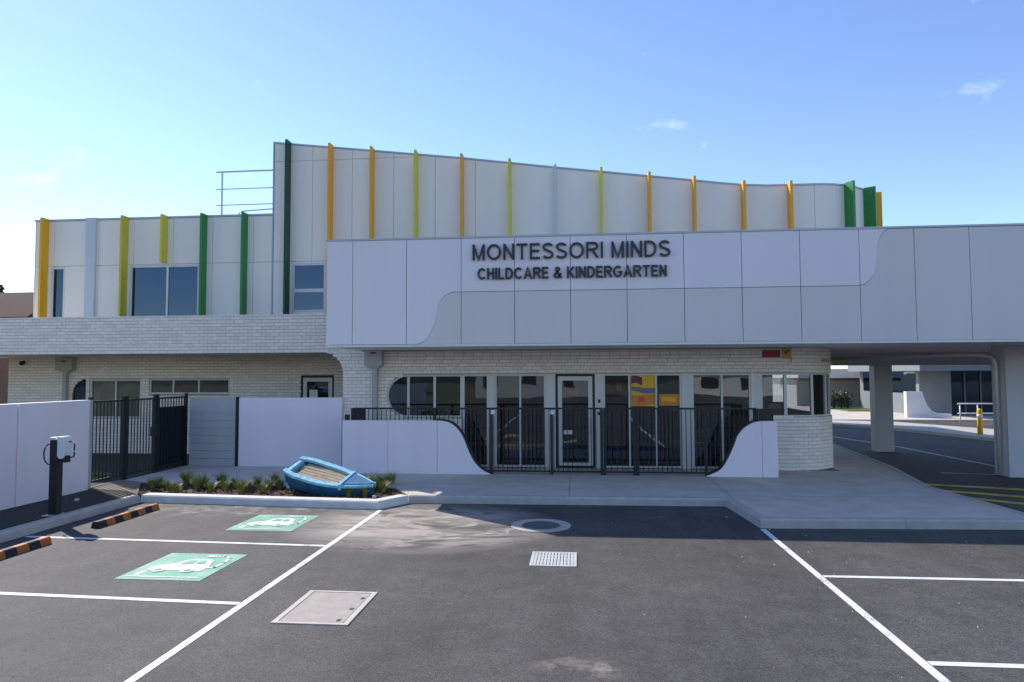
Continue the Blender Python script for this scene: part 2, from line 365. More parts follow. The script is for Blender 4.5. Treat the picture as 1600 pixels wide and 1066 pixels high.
struct(MB().xy([(-10.06,13.1),(-9.01,12.91),(-8.46,12.50),(-9.42,14.03),(-9.99,14.24),(-10.06,14.24)], -.01, .135).obj('soil_strip', 'soil'))
struct(MB().xy([(-30,13.0),(-10.07,13.0),(-10.07,16.93),(-6.0,16.93),(-6.0,19.35),(-30,19.35)], -.01, .12).obj('yard', 'yard'))
mb = MB()
for i in range(2600):
    t = random.random(); x = -8.9+t*5.6; yf = 12.62-(x+8.3)*.072; y = random.uniform(yf, 13.95-(x+9.4)*.05)
    if x > -3.8 and (y > 13.3 or y < 12.95): continue
    a = random.random()*6.28; l = random.uniform(.02,.055); w = random.uniform(.008,.02); z = .103+random.random()*.022
    c, s = math.cos(a), math.sin(a); tz = random.uniform(-.02,.02)
    mb.add([(x-c*l-s*w,y-s*l+c*w,z-tz),(x+c*l-s*w,y+s*l+c*w,z+tz),(x+c*l+s*w,y+s*l-c*w,z+tz),(x-c*l+s*w,y-s*l-c*w,z-tz)], [(0,1,2,3)])
co = stuff(mb.obj('bark_chips', 'chip')); tag(co, 'reddish brown bark chips spread over the garden bed', 'mulch')

# ------------------------------------------------------------------ the building
B = G('childcare_building', 'two storey childcare building with white panels, pale brick and coloured fins', 'building', (0, 17, 0))
YF, YB, YU = 14.35, 16.80, 18.50
XL = -5.45
# --- canopy fascia: panels split by a sweeping curve into a white and a grey field
fas = B.part(MB().box(XL+.01, 27, YF+.034, 22.6, 3.075, 5.33), 'canopy', 'joint')
B.part(bx(XL, 27, YF+.036, 22.58, 3.040, 3.068), 'soffit', 'soffit')
B.part(bx(XL-.01, 27, YF-.012, YF+.25, 5.335, 5.375), 'coping', 'coping')
B.part(bx(XL-.004, 27, YF-.006, YF+.033, 3.020, 3.062), 'drip_edge', 'white_metal')
Z0, Z1 = 3.068, 5.33
jx = [XL]+[ (fx(a,360,YF)+fx(b,530,YF))/2 for a,b in ((552,550),(636,634),(721,720),(805,803),(893,890),(980,979),(1068,1070),(1158,1161),(1250,1252),(1341,1347),(1428,1433),(1514,1520))]
st = jx[-1]-jx[-2]
while jx[-1] < 26: jx.append(jx[-1]+st)
curve = [(652,541),(662,534),(670,525),(677,511),(681,497),(684,480),(688,470),(694,463),(700,459),(708,456.5)]
cl = [(fx(u,v,YF), fz(u,v,YF)) for u,v in curve]; cl[0] = (cl[0][0], Z0)
curr = [(1340,449),(1350,445),(1359,438),(1366,428),(1369,415),(1370,400),(1371,384),(1374,372),(1380,363),(1388,354)]
cr_ = [(fx(u,v,YF), fz(u,v,YF)) for u,v in curr]; cr_[-1] = (cr_[-1][0], Z1)
zs = cl[-1][1]; cr_[0] = (cr_[0][0], zs); cr_ = [cr_[0]]+[(x, max(z, zs+.01)) for x, z in cr_[1:]]
split = [(-99, Z0), cl[0]]+cl[1:]+cr_+[(99, Z1)]
def zsp(x):
    for (a, za), (b, zb) in zip(split, split[1:]):
        if a <= x <= b: return za+(zb-za)*(x-a)/max(b-a, 1e-6)
g = .006
for a, b in zip(jx, jx[1:]):
    a += g; b -= g
    mid = [(x, z) for x, z in split if a < x < b]
    line = [(a, zsp(a))]+mid+[(b, zsp(b))]
    up = [(x, z+g) for x, z in line if z < Z1-.001] ; lo = [(x, z-g) for x, z in line if z > Z0+.001]
    if line[0][1] < Z1-.02:
        top = [(a, Z1)]+[p for p in up]
        top += [(b, Z1)] if line[-1][1] < Z1-.02 else [(line[-1][0] if not mid else cr_[-1][0]-.01, Z1)]
        MBp = MB().xz(top, YF, YF+.03); p = MBp.obj('panel', 'panel_white'); p.parent = fas; p.matrix_parent_inverse = Matrix()
    if line[-1][1] > Z0+.02:
        bot = ([(a, Z0)] if line[0][1] > Z0+.02 else [(cl[0][0]+.012, Z0)])+[p for p in lo]+[(b, Z0)]
        p = MB().xz(bot, YF, YF+.03).obj('panel', 'panel_grey'); p.parent = fas
# --- canopy beam, columns, pipe over the driveway
B.part(bx(6.9, 27, 22.1, 22.55, 2.66, 3.035), 'beam', 'column')
cx0, cx1 = fx(1366,640,22.2), fx(1394,640,22.2)
B.part(bx(cx0, cx1, 22.12, 22.50, 0, 2.658), 'column', 'column', bevel=.012)
rx = fx(1574,650,16.9)
B.part(bx(rx, rx+1.0, 16.9, 17.45, 0, 3.036), 'column', 'column', bevel=.012)
B.part(bx(rx+.35, 27, 17.0, 17.4, 2.80, 3.037), 'beam', 'column')
B.part(MB().tube([(rx-3.2,20.8,2.82),(rx-.9,18.0,2.84),(rx-.35,17.3,2.84),(rx-.14,17.14,2.78),(rx-.10,17.1,2.62),(rx-.10,17.1,.05)], .05, 10), 'drain_pipe', 'aluminium', smooth=True)

# --- brickwork: courses cut from row intervals
BR_L, BR_H, J = .230, .076, .010
bricks = []           # (x0,x1,z0, y, parent key)
def courses(fn, z0, z1, y, key):
    k = 0; z = z0
    while z < z1-.02:
        h = min(BR_H, z1-z)
        for a, b in fn(z+h/2):
            x = a-((k % 2)*.12+.0); x = a-(.12 if k % 2 else 0)
            while x < b-.02:
                p, q = max(x, a), min(x+BR_L, b)
                if q-p > .03: bricks.append((p, q, z, h, y, key))
                x += BR_L+J
        z += BR_H+J; k += 1
xp = fx(536,600,YB)                 # left face of the pier
zsb, zst = 3.0, 3.985               # parapet band
# parapet band + arch fillet + pier + main wall left of the glazing
def cutout(iv, holes):
    for c, d in holes:
        out = []
        for a, b in iv:
            if d <= a or c >= b: out.append((a, b)); continue
            if c > a: out.append((a, c))
            if d < b: out.append((d, b))
        iv = out
    return iv
par = B.part(bx(-27, XL-.006, YB+.008, YB+.26, zsb, zst-.004), 'parapet', 'mortar')
courses(lambda z: [(-19.5, XL-.008)], zsb, zst, YB, 'par')
R = .55                             # fillet radius
def pier_left(z):
    if z > zsb: return None
    if z < zsb-R: return xp
    return xp-R+math.sqrt(max(R*R-(z-(zsb-R))**2, 0))
# D window: semicircle end on the left
Dx0, Dx1, Dzt, Dzb = fx(604,618,YB), fx(722,618,YB), fz(640,586,YB), fz(640,652,YB)
Dr = (Dzt-Dzb)/2; Dzc = (Dzt+Dzb)/2
ZH = 2.425                          # head height of doors and windows
xs = {k: fx(k,660,YB) for k in (762,773,853,868,930,943,984,1026,1066,1082,1129,1175,1191,1228)}
Xcurve = 5.05; Rc = 1.25            # brick corner curves back from here
def main_row(z):
    a = pier_left(z); iv = [(a, Xcurve)] if z < 3.04 else []
    holes = []
    if Dzb < z < Dzt: holes.append((Dx0+Dr-math.sqrt(max(Dr*Dr-(z-Dzc)**2,0)), Dx1))
    if z < ZH: holes.append((Dx1+.0, xs[1175]))
    if Dzb+.02 < z < ZH: holes.append((xs[1175]+.05, Xcurve+.1))
    return cutout(iv, holes)
courses(main_row, ZS, 3.0, YB, 'main')
# mortar backing for the same shape
arcF = [(xp-R+R*math.cos(t*math.pi/16), zsb-R+R*math.sin(t*math.pi/16)) for t in range(0,9)]
arcD = [(Dx0+Dr+Dr*math.cos(math.pi/2+t*math.pi/16), Dzc+Dr*math.sin(math.pi/2+t*math.pi/16)) for t in range(0,17)]
main = B.part(MB().xz([(xp,ZS),(xp,zsb-R)]+arcF[1:]+[(xp-R,3.036),(Xcurve,3.036),(Xcurve,ZH),(Dx1,ZH),(Dx1,Dzt)]+arcD+[(Dx1,Dzb),(Dx1,ZS)], YB+.008, YB+.24), 'front_wall', 'mortar')
# curved corner: base wall and head
def arc_pts(r, n=14): return [(Xcurve+r*math.sin(i*math.pi/2/n), YB+Rc-r*math.cos(i*math.pi/2/n)) for i in range(n+1)]
def arc_wall(z0, z1, x0, name):
    o = arc_pts(Rc-.008); i = arc_pts(Rc-.22)
    poly = [(x0,YB+.008)]+o+[(Xcurve+Rc-.008,22.4),(Xcurve+Rc-.22,22.4)]+i[::-1]+[(x0,YB+.22)]
    return B.part(MB().xy(poly, z0, z1), name, 'mortar')
cb = arc_wall(ZS, Dzb+.02, xs[1175]+.05, 'corner_wall'); ch = arc_wall(ZH, 3.034, Xcurve+.001, 'corner_wall')
abr = []
def arc_courses(z0, z1, x0):
    k = 0; z = z0
    while z < z1-.03:
        h = min(BR_H, z1-z); s = (-.12 if k % 2 else 0); L = Rc*math.pi/2
        while s < L-.02:
            p, q = max(s, 0)/Rc, min(s+BR_L, L)/Rc
            if q-p > .03: abr.append((p, q, z, h))
            s += BR_L+J
        z += BR_H+J; k += 1
arc_courses(ZS, Dzb+.01, 0); arc_courses(ZH+.01, 3.03, 0)
# recessed rear wall on the left, with windows and a door
YR = 19.30
xr0, xr1 = fx(13,590,YR), xp+.1
wl = [(fx(140,600,YR), fx(221,600,YR)), (fx(233,600,YR), fx(359,600,YR))]; wz0, wz1 = 1.15, fz(200,592,YR)
wl2z0 = fz(300,616,YR)
dl = (fx(470,600,YR), fx(522,600,YR)); dz1 = fz(495,587,YR)
roundw = (fx(113,610,YR), fx(134,610,YR))
def rear_row(z):
    h = []
    if wz0 < z < wz1: h += [wl[0], (roundw[0]+ (0 if z < wz1-.45 else .45-math.sqrt(max(.45**2-(z-wz1+.45)**2,0))), roundw[1])]
    if wl2z0 < z < wz1: h.append(wl[1])
    if z < dz1: h.append(dl)
    return cutout([(xr0, xr1)], h)
courses(rear_row, .12, 3.0, YR, 'rear')
rb = MB()
for z in [.12+i*.05 for i in range(58)]:
    for a, b in rear_row(z+.025): rb.box(a, b, YR+.008, YR+.2, z, min(z+.05, 2.998))
rear = B.part(rb, 'rear_wall', 'mortar')
parents = {'par': par, 'main': main, 'rear': rear}
def arc_brick_mesh(mb, p, q, z, h):
    n = 3; out = []; inn = []
    for i in range(n+1):
        t = p+(q-p)*i/n
        out.append((Xcurve+Rc*math.sin(t), YB+Rc-Rc*math.cos(t))); inn.append((Xcurve+(Rc-.05)*math.sin(t), YB+Rc-(Rc-.05)*math.cos(t)))
    return mb.xy(out+inn[::-1], z, z+h)
# the 300 bricks that show largest are single objects; the rest stay joined per wall
allb = [(abs(.5*(b[0]+b[1])-0)**2+b[4]**2+(3 if b[2] < 1.4 else 0)*40+(0 if b[1]-b[0] > .2 else 60), 'f', b) for b in bricks]
allb.sort(key=lambda t: t[0])
shared = {}
rest = {}
nb = 0
for d, kind, (p, q, z, h, y, key) in allb:
    jit = random.uniform(-.0015, .0015)
    if nb < 300 and key in ('main', 'par') and z > 1.3:
        kk = (round(q-p, 3), round(h, 3))
        if kk not in shared:
            o = MB().box(0, q-p, 0, .03, 0, h).obj('brick', 'brick'); shared[kk] = o.data
        else:
            o = bpy.data.objects.new('brick', shared[kk]); C.objects.link(o)
        o.location = (p, y+jit, z); o.parent = parents[key]; nb += 1
    else: rest.setdefault(key, MB()).box(p, q, y+jit, y+.03, z, z+h)
for k, mb in rest.items():
    o = stuff(mb.obj('brickwork', 'brick')); o.parent = parents[k]
mbl, mbh = MB(), MB()
for p, q, z, h in abr: arc_brick_mesh(mbl if z < 2 else mbh, p, q, z, h)
o = stuff(mbl.obj('brickwork', 'brick')); o.parent = cb
o = stuff(mbh.obj('brickwork', 'brick')); o.parent = ch
mbf = MB()
zz = ZS; k = 0
while zz < Dzb-.03:                  # flat run of the base wall left of the curve
    x = xs[1175]+.05-(.12 if k % 2 else 0)
    while x < Xcurve-.02:
        p, q = max(x, xs[1175]+.05), min(x+BR_L, Xcurve)
        if q-p > .03: mbf.box(p, q, YB, YB+.03, zz, zz+BR_H)
        x += BR_L+J
    zz += BR_H+J; k += 1
o = stuff(mbf.obj('brickwork', 'brick')); o.parent = cb

# --- terrace slab, ground-floor blocks and interior
B.part(bx(-27, XL-.02, YB+.03, YR+.5, 3.006, 3.2), 'terrace_slab', 'soffit')
B.part(bx(xr0+.002, xp+.3, 23.2, 36, .0, 3.0), 'ground_floor_block', 'interior')
B.part(bx(xr0+.003, xr0+.2, YR+.21, 23.2, 0, 3.0), 'side_wall', 'mortar')
B.part(bx(xr1, xr1+.2, YB+.25, 23.2, 0, 3.0), 'side_wall', 'interior')
B.part(bx(xr0+.21, xr1-.01, YR+.22, 23.19, .1, .13), 'room_floor', 'interior_floor')
B.part(bx(xr1+.21, Xcurve+Rc-.23, YB+.0, 22.39, .09, ZS+.003), 'room_floor', 'interior_floor')
B.part(bx(xr1+.21, Xcurve+Rc-.23, 22.2, 22.4, ZS+.004, 3.03), 'room_back_wall', 'interior')
B.part(bx(xr1+.21, Xcurve+Rc-.23, YB+.26, 22.19, 2.7, 2.75), 'room_ceiling', 'interior')
# display boards and low shelves inside, seen through the glass
for x, w, m in ((-3.6,1.2,'timber'), (-1.2,1.5,'timber'), (2.9,1.3,'timber')):
    s = thing('low_shelf', {-3.6:'low timber shelf inside behind the rounded window', -1.2:'low timber shelf inside beside the entrance door', 2.9:'low timber shelf inside behind the right hand windows'}[x], 'shelf', (x, 19.2, ZS))
    for a, b, c, d in ((0,.03,0,.8), (w-.03,w,0,.8)): bx(a, b, 0, .35, c, d).obj('side_panel', m, s)
    for z in (.02,.38,.77): bx(.031, w-.031, 0, .35, z, z+.03).obj('shelf_board', m, s)

# --- glazing of the entrance front
def frame_rect(x0, x1, z0, z1, y, w, d, mb=None):
    mb = mb or MB(); mb.box(x0, x0+w, y, y+d, z0, z1); mb.box(x1-w, x1, y, y+d, z0, z1)
    mb.box(x0+w, x1-w, y, y+d, z1-w, z1); mb.box(x0+w, x1-w, y, y+d, z0, z0+w); return mb
def window(x0, x1, z0, z1, y, mull=(), w=.045, gm='glass', name='window', tran=()):
    fr = frame_rect(x0, x1, z0, z1, y, w, .09)
    cuts = [x0+w]
    for m_ in mull: fr.box(m_-.022, m_+.022, y+.002, y+.088, z0+w, z1-w); cuts += [m_-.022, m_+.022]
    for t_ in tran: fr.box(x0+w, x1-w, y+.003, y+.087, t_-.025, t_+.025)
    cuts.append(x1-w)
    o = B.part(fr, name, 'aluminium')
    for a, b in zip(cuts[::2], cuts[1::2]):
        zz = [z0+w]+[q for t_ in tran for q in (t_-.025, t_+.025)]+[z1-w]
        for c, d in zip(zz[::2], zz[1::2]): bx(a, b, y+.045, y+.053, c, d).obj('pane', gm, o)
    return o
ZB = ZS+.02
YW = YB+.03
# rounded window
ring_o = [(Dx0+Dr+Dr*math.cos(math.pi/2+t*math.pi/24), Dzc+Dr*math.sin(math.pi/2+t*math.pi/24)) for t in range(25)]
ring_i = [(Dx0+Dr+(Dr-.04)*math.cos(math.pi/2+t*math.pi/24), Dzc+(Dr-.04)*math.sin(math.pi/2+t*math.pi/24)) for t in range(25)]
mb = MB()
for i in range(24): mb.xz([ring_o[i], ring_o[i+1], ring_i[i+1], ring_i[i]], YW, YW+.09)
mb.box(Dx0+Dr, Dx1, YW, YW+.09, Dzt-.04, Dzt); mb.box(Dx0+Dr, Dx1, YW, YW+.09, Dzb, Dzb+.04)
mm = [fx(u,618,YW) for u in (638,679,721)]
for m_ in mm: mb.box(m_-.03, m_+.03, YW+.002, YW+.088, Dzb+.04, Dzt-.04)
dw = B.part(mb, 'rounded_window', 'aluminium')
inner = [p for p in ring_i]
MB().xz([(mm[0]-.03, Dzt-.04)]+[p for p in ring_i if p[0] < mm[0]-.03]+[(mm[0]-.03, Dzb+.04)], YW+.045, YW+.053).obj('pane', 'glass', dw)
for a, b in ((mm[0]+.03, mm[1]-.03), (mm[1]+.03, mm[2]-.03)): bx(a, b, YW+.045, YW+.053, Dzb+.04, Dzt-.04).obj('pane', 'glass', dw)
window(mm[2]+.031, xs[762]+.02, ZB, ZH, YW)
B.part(bx(xs[762]+.021, xs[773]-.001, YW-.02, YW+.12, ZS+.005, ZH), 'post', 'aluminium')
window(xs[773], xs[853], ZB, ZH, YW, [fx(813,660,YW)])
B.part(bx(xs[853]+.001, xs[868]-.001, YW-.02, YW+.12, ZS+.005, ZH), 'post', 'aluminium')
# entrance door
dx0, dx1 = xs[868], xs[930]
B.part(frame_rect(dx0, dx1, ZS+.01, ZH, YW+.01, .055, .10), 'door_frame', 'black_metal')
dr = B.part(frame_rect(dx0+.06, dx1-.06, ZS+.03, ZH-.06, YW+.02, .10, .06), 'door', 'aluminium')
bx(dx0+.16, dx1-.16, YW+.045, YW+.055, ZS+.13, ZH-.16).obj('pane', 'glass', dr)
MB().tube([(dx1-.11,YW-.05,.95),(dx1-.11,YW-.05,1.35)], .014).obj('handle', 'aluminium', dr, smooth=True)
bx(dx0+.2, dx0+.42, YW+.036, YW+.042, .95, 1.05).obj('notice', 'white_metal', dr)
pst = B.part(bx(xs[930]+.001, xs[943]-.001, YW-.02, YW+.12, ZS+.005, ZH), 'post', 'aluminium')
for z in (1.42, 1.72): bx(xs[930]+.07, xs[930]+.13, YW-.04, YW-.021, z, z+.08).obj('entry_button', 'black_metal', pst)
window(xs[943], xs[1066], ZB, ZH, YW, [fx(984,660,YW), fx(1026,660,YW)])
B.part(bx(xs[1066]+.001, xs[1082]-.001, YW-.02, YW+.12, ZS+.005, ZH), 'post', 'aluminium')
window(xs[1082], xs[1175], ZB, ZH, YW, [fx(1129,660,YW)])
B.part(bx(xs[1175]+.001, xs[1191]-.001, YW-.02, YW+.12, Dzb+.022, ZH), 'post', 'aluminium')
# curved corner window as flat facets
ap = [(xs[1191], YW+.02), (fx(1228,620,YW), YW+.02)]+[(Xcurve+(Rc-.03)*math.sin(t), YB+Rc-(Rc-.03)*math.cos(t)) for t in (.42, .85, 1.25, 1.57)]
cw = MB(); pans = []
for (ax, ay), (bx_, by) in zip(ap, ap[1:]):
    a = Vector((ax, ay)); b = Vector((bx_, by)); d = (b-a).normalized(); n = Vector((-d.y, d.x))
    def q(s0, s1, t0, t1, z0, z1, tgt):
        pts = [a+d*s0+n*t0, a+d*s1+n*t0, a+d*s1+n*t1, a+d*s0+n*t1]; tgt.xy([(p.x,p.y) for p in pts], z0, z1)
    L = (b-a).length; z0, z1 = Dzb+.022, ZH-.002
    q(0, .035, 0, .08, z0, z1, cw); q(L-.035, L, .001, .081, z0, z1, cw); q(.035, L-.035, 0, .08, z1-.04, z1, cw); q(.035, L-.035, 0, .08, z0, z0+.04, cw)
    pm = MB(); q(.035, L-.035, .04, .048, z0+.04, z1-.04, pm); pans.append(pm)
cwo = B.part(cw, 'corner_window', 'aluminium')
for pm in pans: pm.obj('pane', 'glass', cwo)
# rainwater heads and downpipes
def rain(u0, u1, v0, v1, y, zlow, du):
    a, b = fx(u0,v0,y), fx(u1,v0,y); z1, z0 = fz(u0,v0,y), fz(u0,v1,y)
    h = B.part(MB().box(a, b, y-.20, y-.01, z0, z1).box((a+b)/2-.16, (a+b)/2+.16, y-.17, y-.012, z0-.05, z0), 'rainwater_head', 'fence_grey', bevel=.006)
    bx((a+b)/2-.07, (a+b)/2+.07, y-.204, y-.2005, z1-.12, z1-.08).obj('overflow_slot', 'dark', h)
    B.part(bx((a+b)/2+du-.06, (a+b)/2+du+.06, y-.13, y-.012, zlow, z0-.051), 'downpipe', 'fence_grey', bevel=.006)
rain(573, 600, 546, 572, YB, ZS, .02); rain(94, 120, 560, 579, YR, .12, -.02)
sc = B.part(MB().tube([(fx(38,567,YR), YR-.01, fz(38,566,YR)), (fx(38,567,YR), YR-.12, fz(38,568,YR))], [.05,.07], 10), 'security_light', 'black_metal')
# rear wall windows and door
window(wl[0][0], wl[0][1], wz0, wz1, YR+.02, [sum(wl[0])/2], .06)
window(wl[1][0], wl[1][1], wl2z0, wz1, YR+.02, [wl[1][0]+.75, wl[1][0]+1.55], .05)
rw = B.part(MB().xz([(roundw[1],wz0),(roundw[1],wz1)]+[(roundw[0]+.45-.45*math.sin(t*math.pi/16), wz1-.45+.45*math.cos(t*math.pi/16)) for t in range(9)]+[(roundw[0],wz0)], YR+.06, YR+.07), 'rounded_pane', 'dark_glass')
B.part(frame_rect(dl[0], dl[1], .13, dz1, YR+.01, .06, .1), 'door_frame', 'black_metal')
rd = B.part(frame_rect(dl[0]+.065, dl[1]-.065, .14, dz1-.065, YR+.02, .11, .06), 'door', 'aluminium')
bx(dl[0]+.176, dl[1]-.176, YR+.04, YR+.05, .26, dz1-.176).obj('pane', 'dark_glass', rd)
bx(dl[0]+.25, dl[0]+.5, YR+.03, YR+.036, 1.75, 2.0).obj('notice', 'white_metal', rd)

# --- upper storey
xa, xe = fx(428,300,YU), fx(1273,320,YU)
RU = 1.95
def upath(s):                        # arc-length along the upper wall, s = x on the straight run
    if s <= xe: return Vector((s, YU)), Vector((0, -1))
    t = min((s-xe)/RU, math.pi/2); e = max(0, s-xe-RU*math.pi/2)
    return Vector((xe+RU*math.sin(t), YU+RU-RU*math.cos(t)+e)), Vector((math.sin(t), -math.cos(t)))
prof = [(fx(u,v,YU), fz(u,v,YU)) for u, v in ((428,224.5),(575,236.5),(721,248.5),(870,263.5),(1000,275.5),(1085,283.5),(1130,288),(1161,290.5),(1200,291.5),(1273,289.5))]
def ztop(s):
    if s <= prof[0][0]: return prof[0][1]
    for (a, za), (b, zb) in zip(prof, prof[1:]):
        if a <= s <= b: return za+(zb-za)*(s-a)/(b-a)
    return prof[-1][1]
def usec(s0, s1, zb, zt, t0, t1, mb, n=1, gap=0.0):   # piece of wall between s0 and s1; zt None = follow the roof line
    s0 += gap; s1 -= gap
    ss = [s0+(s1-s0)*i/n for i in range(n+1)]; V = []
    for s in ss:
        p, nn = upath(s); z = ztop(s) if zt is None else min(zt, ztop(s)); q = p+nn*t0; r = p+nn*t1
        V += [(q.x,q.y,zb),(q.x,q.y,z),(r.x,r.y,z),(r.x,r.y,zb)]
    fs = []
    for i in range(n):
        a, b = 4*i, 4*i+4
        fs += [(a,a+1,b+1,b),(a+1,a+2,b+2,b+1),(a+2,a+3,b+3,b+2),(a+3,a,b,b+3)]
    fs += [(0,1,2,3), tuple(4*n+i for i in (3,2,1,0))]
    return mb.add(V, fs)
sEnd = xe+RU*math.pi/2+16
zu0 = 3.21
up = MB(); s = xa+.005
brk = [xa+.005]+[x for x, _ in prof[1:]]
for a, b in zip(brk, brk[1:]): usec(a, b, zu0, None, -.04, -.30, up)
usec(xe, xe+RU*math.pi/2, zu0, None, -.04, -.30, up, 12); usec(xe+RU*math.pi/2, sEnd, zu0, None, -.04, -.30, up)
uw = B.part(up, 'upper_wall', 'joint')
rp = [(xa+.3, YU+.31)]+[tuple(upath(xe+RU*t*math.pi/16)[0]-upath(xe+RU*t*math.pi/16)[1]*.31) for t in range(9)]+[(xe+RU-.31, YU+RU+15.9), (xa+.3, YU+RU+15.9)]
B.part(MB().xy(rp, 7.0, 7.15), 'upper_roof', 'coping')
cp = MB()
for a, b in zip(brk, brk[1:]):
    for_top = MB(); pa, pb = ztop(a), ztop(b)
    cp.add([(a,YU-.02,pa+.003),(b,YU-.02,pb+.003),(b,YU+.34,pb+.003),(a,YU+.34,pa+.003),(a,YU-.02,pa+.05),(b,YU-.02,pb+.05),(b,YU+.34,pb+.05),(a,YU+.34,pa+.05)],
           [(0,3,2,1),(4,5,6,7),(0,1,5,4),(1,2,6,5),(2,3,7,6),(3,0,4,7)])
zc = prof[-1][1]
for i in range(12):
    s0, s1 = xe+RU*math.pi/2*i/12, xe+RU*math.pi/2*(i+1)/12
    (p0, n0), (p1, n1) = upath(s0), upath(s1)
    P = [p0+n0*.02, p1+n1*.02, p1-n1*.34, p0-n0*.34]; cp.xy([(p.x,p.y) for p in P], zc+.003, zc+.05)
B.part(cp, 'upper_coping', 'coping')
B.part(bx(xa-.03, xa+.004, YU-.018, YU+.32, zu0, prof[0][1]+.05), 'corner_trim', 'coping')
# low wing to the left
xlo = fx(54,420,YU); zlow = fz(240,341,YU)
lw = B.part(bx(xlo+.02, xa-.035, YU+.04, 34, zu0, zlow-.02), 'wing_wall', 'joint')
B.part(bx(xlo-.02, xa-.034, YU-.02, YU+.36, zlow-.018, zlow+.04), 'wing_coping', 'coping')
B.part(bx(xlo, xlo+.018, YU-.005, 33.9, zu0, zlow-.02), 'corner_trim', 'upper_panel')
# fins: (photo x, colour, low end)
fins = [(68,'amber',0),(138,'pale_fin',0),(193,'olive',0),(255,'lime',410),(317,'green',0),(381,'green',0),(449,'dark_green',0),(516,'orange',0),(581,'orange',0),
        (650,'lime',0),(722,'orange',0),(797,'lime',0),(868,'pale_fin',0),(940,'lime',0),(1015,'orange',0),(1085,'orange',0),(1162,'orange',0),(1235,'orange',0)]
fxs = []
for u, m, lowv in fins:
    x = fx(u, 330 if u > 430 else 420, YU-.14); fxs.append(x)
    low = x < xa
    zb = zu0 if not lowv else fz(u, lowv, YU-.2)
    zt = (zlow+.045 if low else ztop(x)+.07)
    dep = .16 if m == 'pale_fin' and not low else .28
    th = .30 if (m == 'pale_fin' and low) else .065
    B.part(bx(x-th/2, x+th/2, YU-dep*(.3 if th > .1 else 1), YU-.001, zb, zt), 'fin', m)
for t, m in ((.45,'green'), (.92,'green'), (1.25,'amber')):
    s = xe+RU*t; p, n = upath(s); d = Vector((-n.y, n.x))*.035
    e_ = .38 if m == 'amber' else .30; P = [p+n*e_+d, p+n*e_-d, p+n*.001-d, p+n*.001+d]; B.part(MB().xy([(v.x,v.y) for v in P], zu0+1, zc+.08), 'fin', m)
# panels of the upper walls
zj1 = fz(300,412,YU); zj2 = fz(500,250.5,YU)
wins = [(fx(80,450,YU), fx(101,450,YU), 3.3, fz(90,418,YU)), (fx(203,450,YU), fx(311,450,YU), 3.3, fz(250,415,YU)), (fx(457,450,YU), fx(508.5,450,YU), fz(480,487,YU), fz(480,412,YU))]
def upanel(parent, s0, s1, z0, z1, n=1):
    mb = MB(); usec(s0, s1, z0+.005, (z1-.005) if z1 else None, 0, -.03, mb, n, .005); return mb.obj('panel', 'upper_panel', parent)
lj = [xlo+.02]+sorted([x+.20 for x in fxs if x < xa-.6])+[xa-.036]
for a, b in zip(lj, lj[1:]):
    for za, zb in ((zu0, zj1), (zj1, zlow-.02)):
        segs = [(a, b, za, zb)]
        if za == zu0:
            for w0, w1, wa, wb in wins[:2]:
                new = []
                for (p, q, c, d) in segs:
                    if w1 <= p or w0 >= q: new.append((p, q, c, d)); continue
                    if p < w0-.02: new.append((p, w0, c, d))
                    if q > w1+.02: new.append((w1, q, c, d))
                    if wb < d-.02: new.append((max(p,w0), min(q,w1), wb, d))
                segs = new
        for p, q, c, d in segs: bx(p+.005, q-.005, YU, YU+.03, c+.005, d-.005).obj('panel', 'upper_panel', lw)
tf = [x for x in fxs if x > xa]
tj = [xa+.005, fx(449,300,YU)]
tj = sorted([xa+.006]+tf[0:1]+[fx(u,330,YU) for u in (488,550,615,680,743,809,876)]+tf[1:]+[xe])
pj = [tj[0]]
for t in tj[1:]:
    if t-pj[-1] > .25: pj.append(t)
for a, b in zip(pj, pj[1:]):
    w = wins[2]
    if a < w[1] and b > w[0]:
        if a < w[0]-.02: upanel(uw, a, w[0], zu0, zj1)
        if b > w[1]+.02: upanel(uw, w[1], b, zu0, zj1)
        c0, c1 = max(a, w[0]), min(b, w[1])
        if w[3] < zj1-.02: upanel(uw, c0, c1, w[3], zj1)
        upanel(uw, c0, c1, zu0, w[2])
    else: upanel(uw, a, b, zu0, zj1)
    if ztop(a) > zj2+.1 and ztop(b) > zj2+.03: upanel(uw, a, b, zj1, zj2); upanel(uw, a, b, zj2, None)
    else: upanel(uw, a, b, zj1, None)
for t0, t1 in ((0,.58),(.58,1.02),(1.02,1.57)): upanel(uw, xe+RU*t0, xe+RU*t1, zu0, None, 5)
upanel(uw, xe+RU*1.5708, sEnd, zu0, None)
def upwin(w, mull=(), tran=()):
    o = B.part(frame_rect(w[0]+.004, w[1]-.004, w[2], w[3], YU+.005, .05, .06), 'window', 'white_metal')
    xx = [w[0]+.054]+[q for m_ in mull for q in (m_-.03, m_+.03)]+[w[1]-.054]
    for m_ in mull: bx(m_-.03, m_+.03, YU+.006, YU+.062, w[2]+.05, w[3]-.05).obj('mullion', 'white_metal', o)
    for t_ in tran: bx(w[0]+.054, w[1]-.054, YU+.006, YU+.062, t_-.05, t_+.05).obj('transom', 'white_metal', o)
    zz = [w[2]+.05]+[q for t_ in tran for q in (t_-.05, t_+.05)]+[w[3]-.05]
    for a, b in zip(xx[::2], xx[1::2]):
        for c, d in zip(zz[::2], zz[1::2]): bx(a, b, YU+.030, YU+.036, c, d).obj('pane', 'dark_glass', o)
upwin(wins[0]); upwin(wins[1], [fx(261,450,YU)]); upwin(wins[2], [], [fz(480,454,YU)])
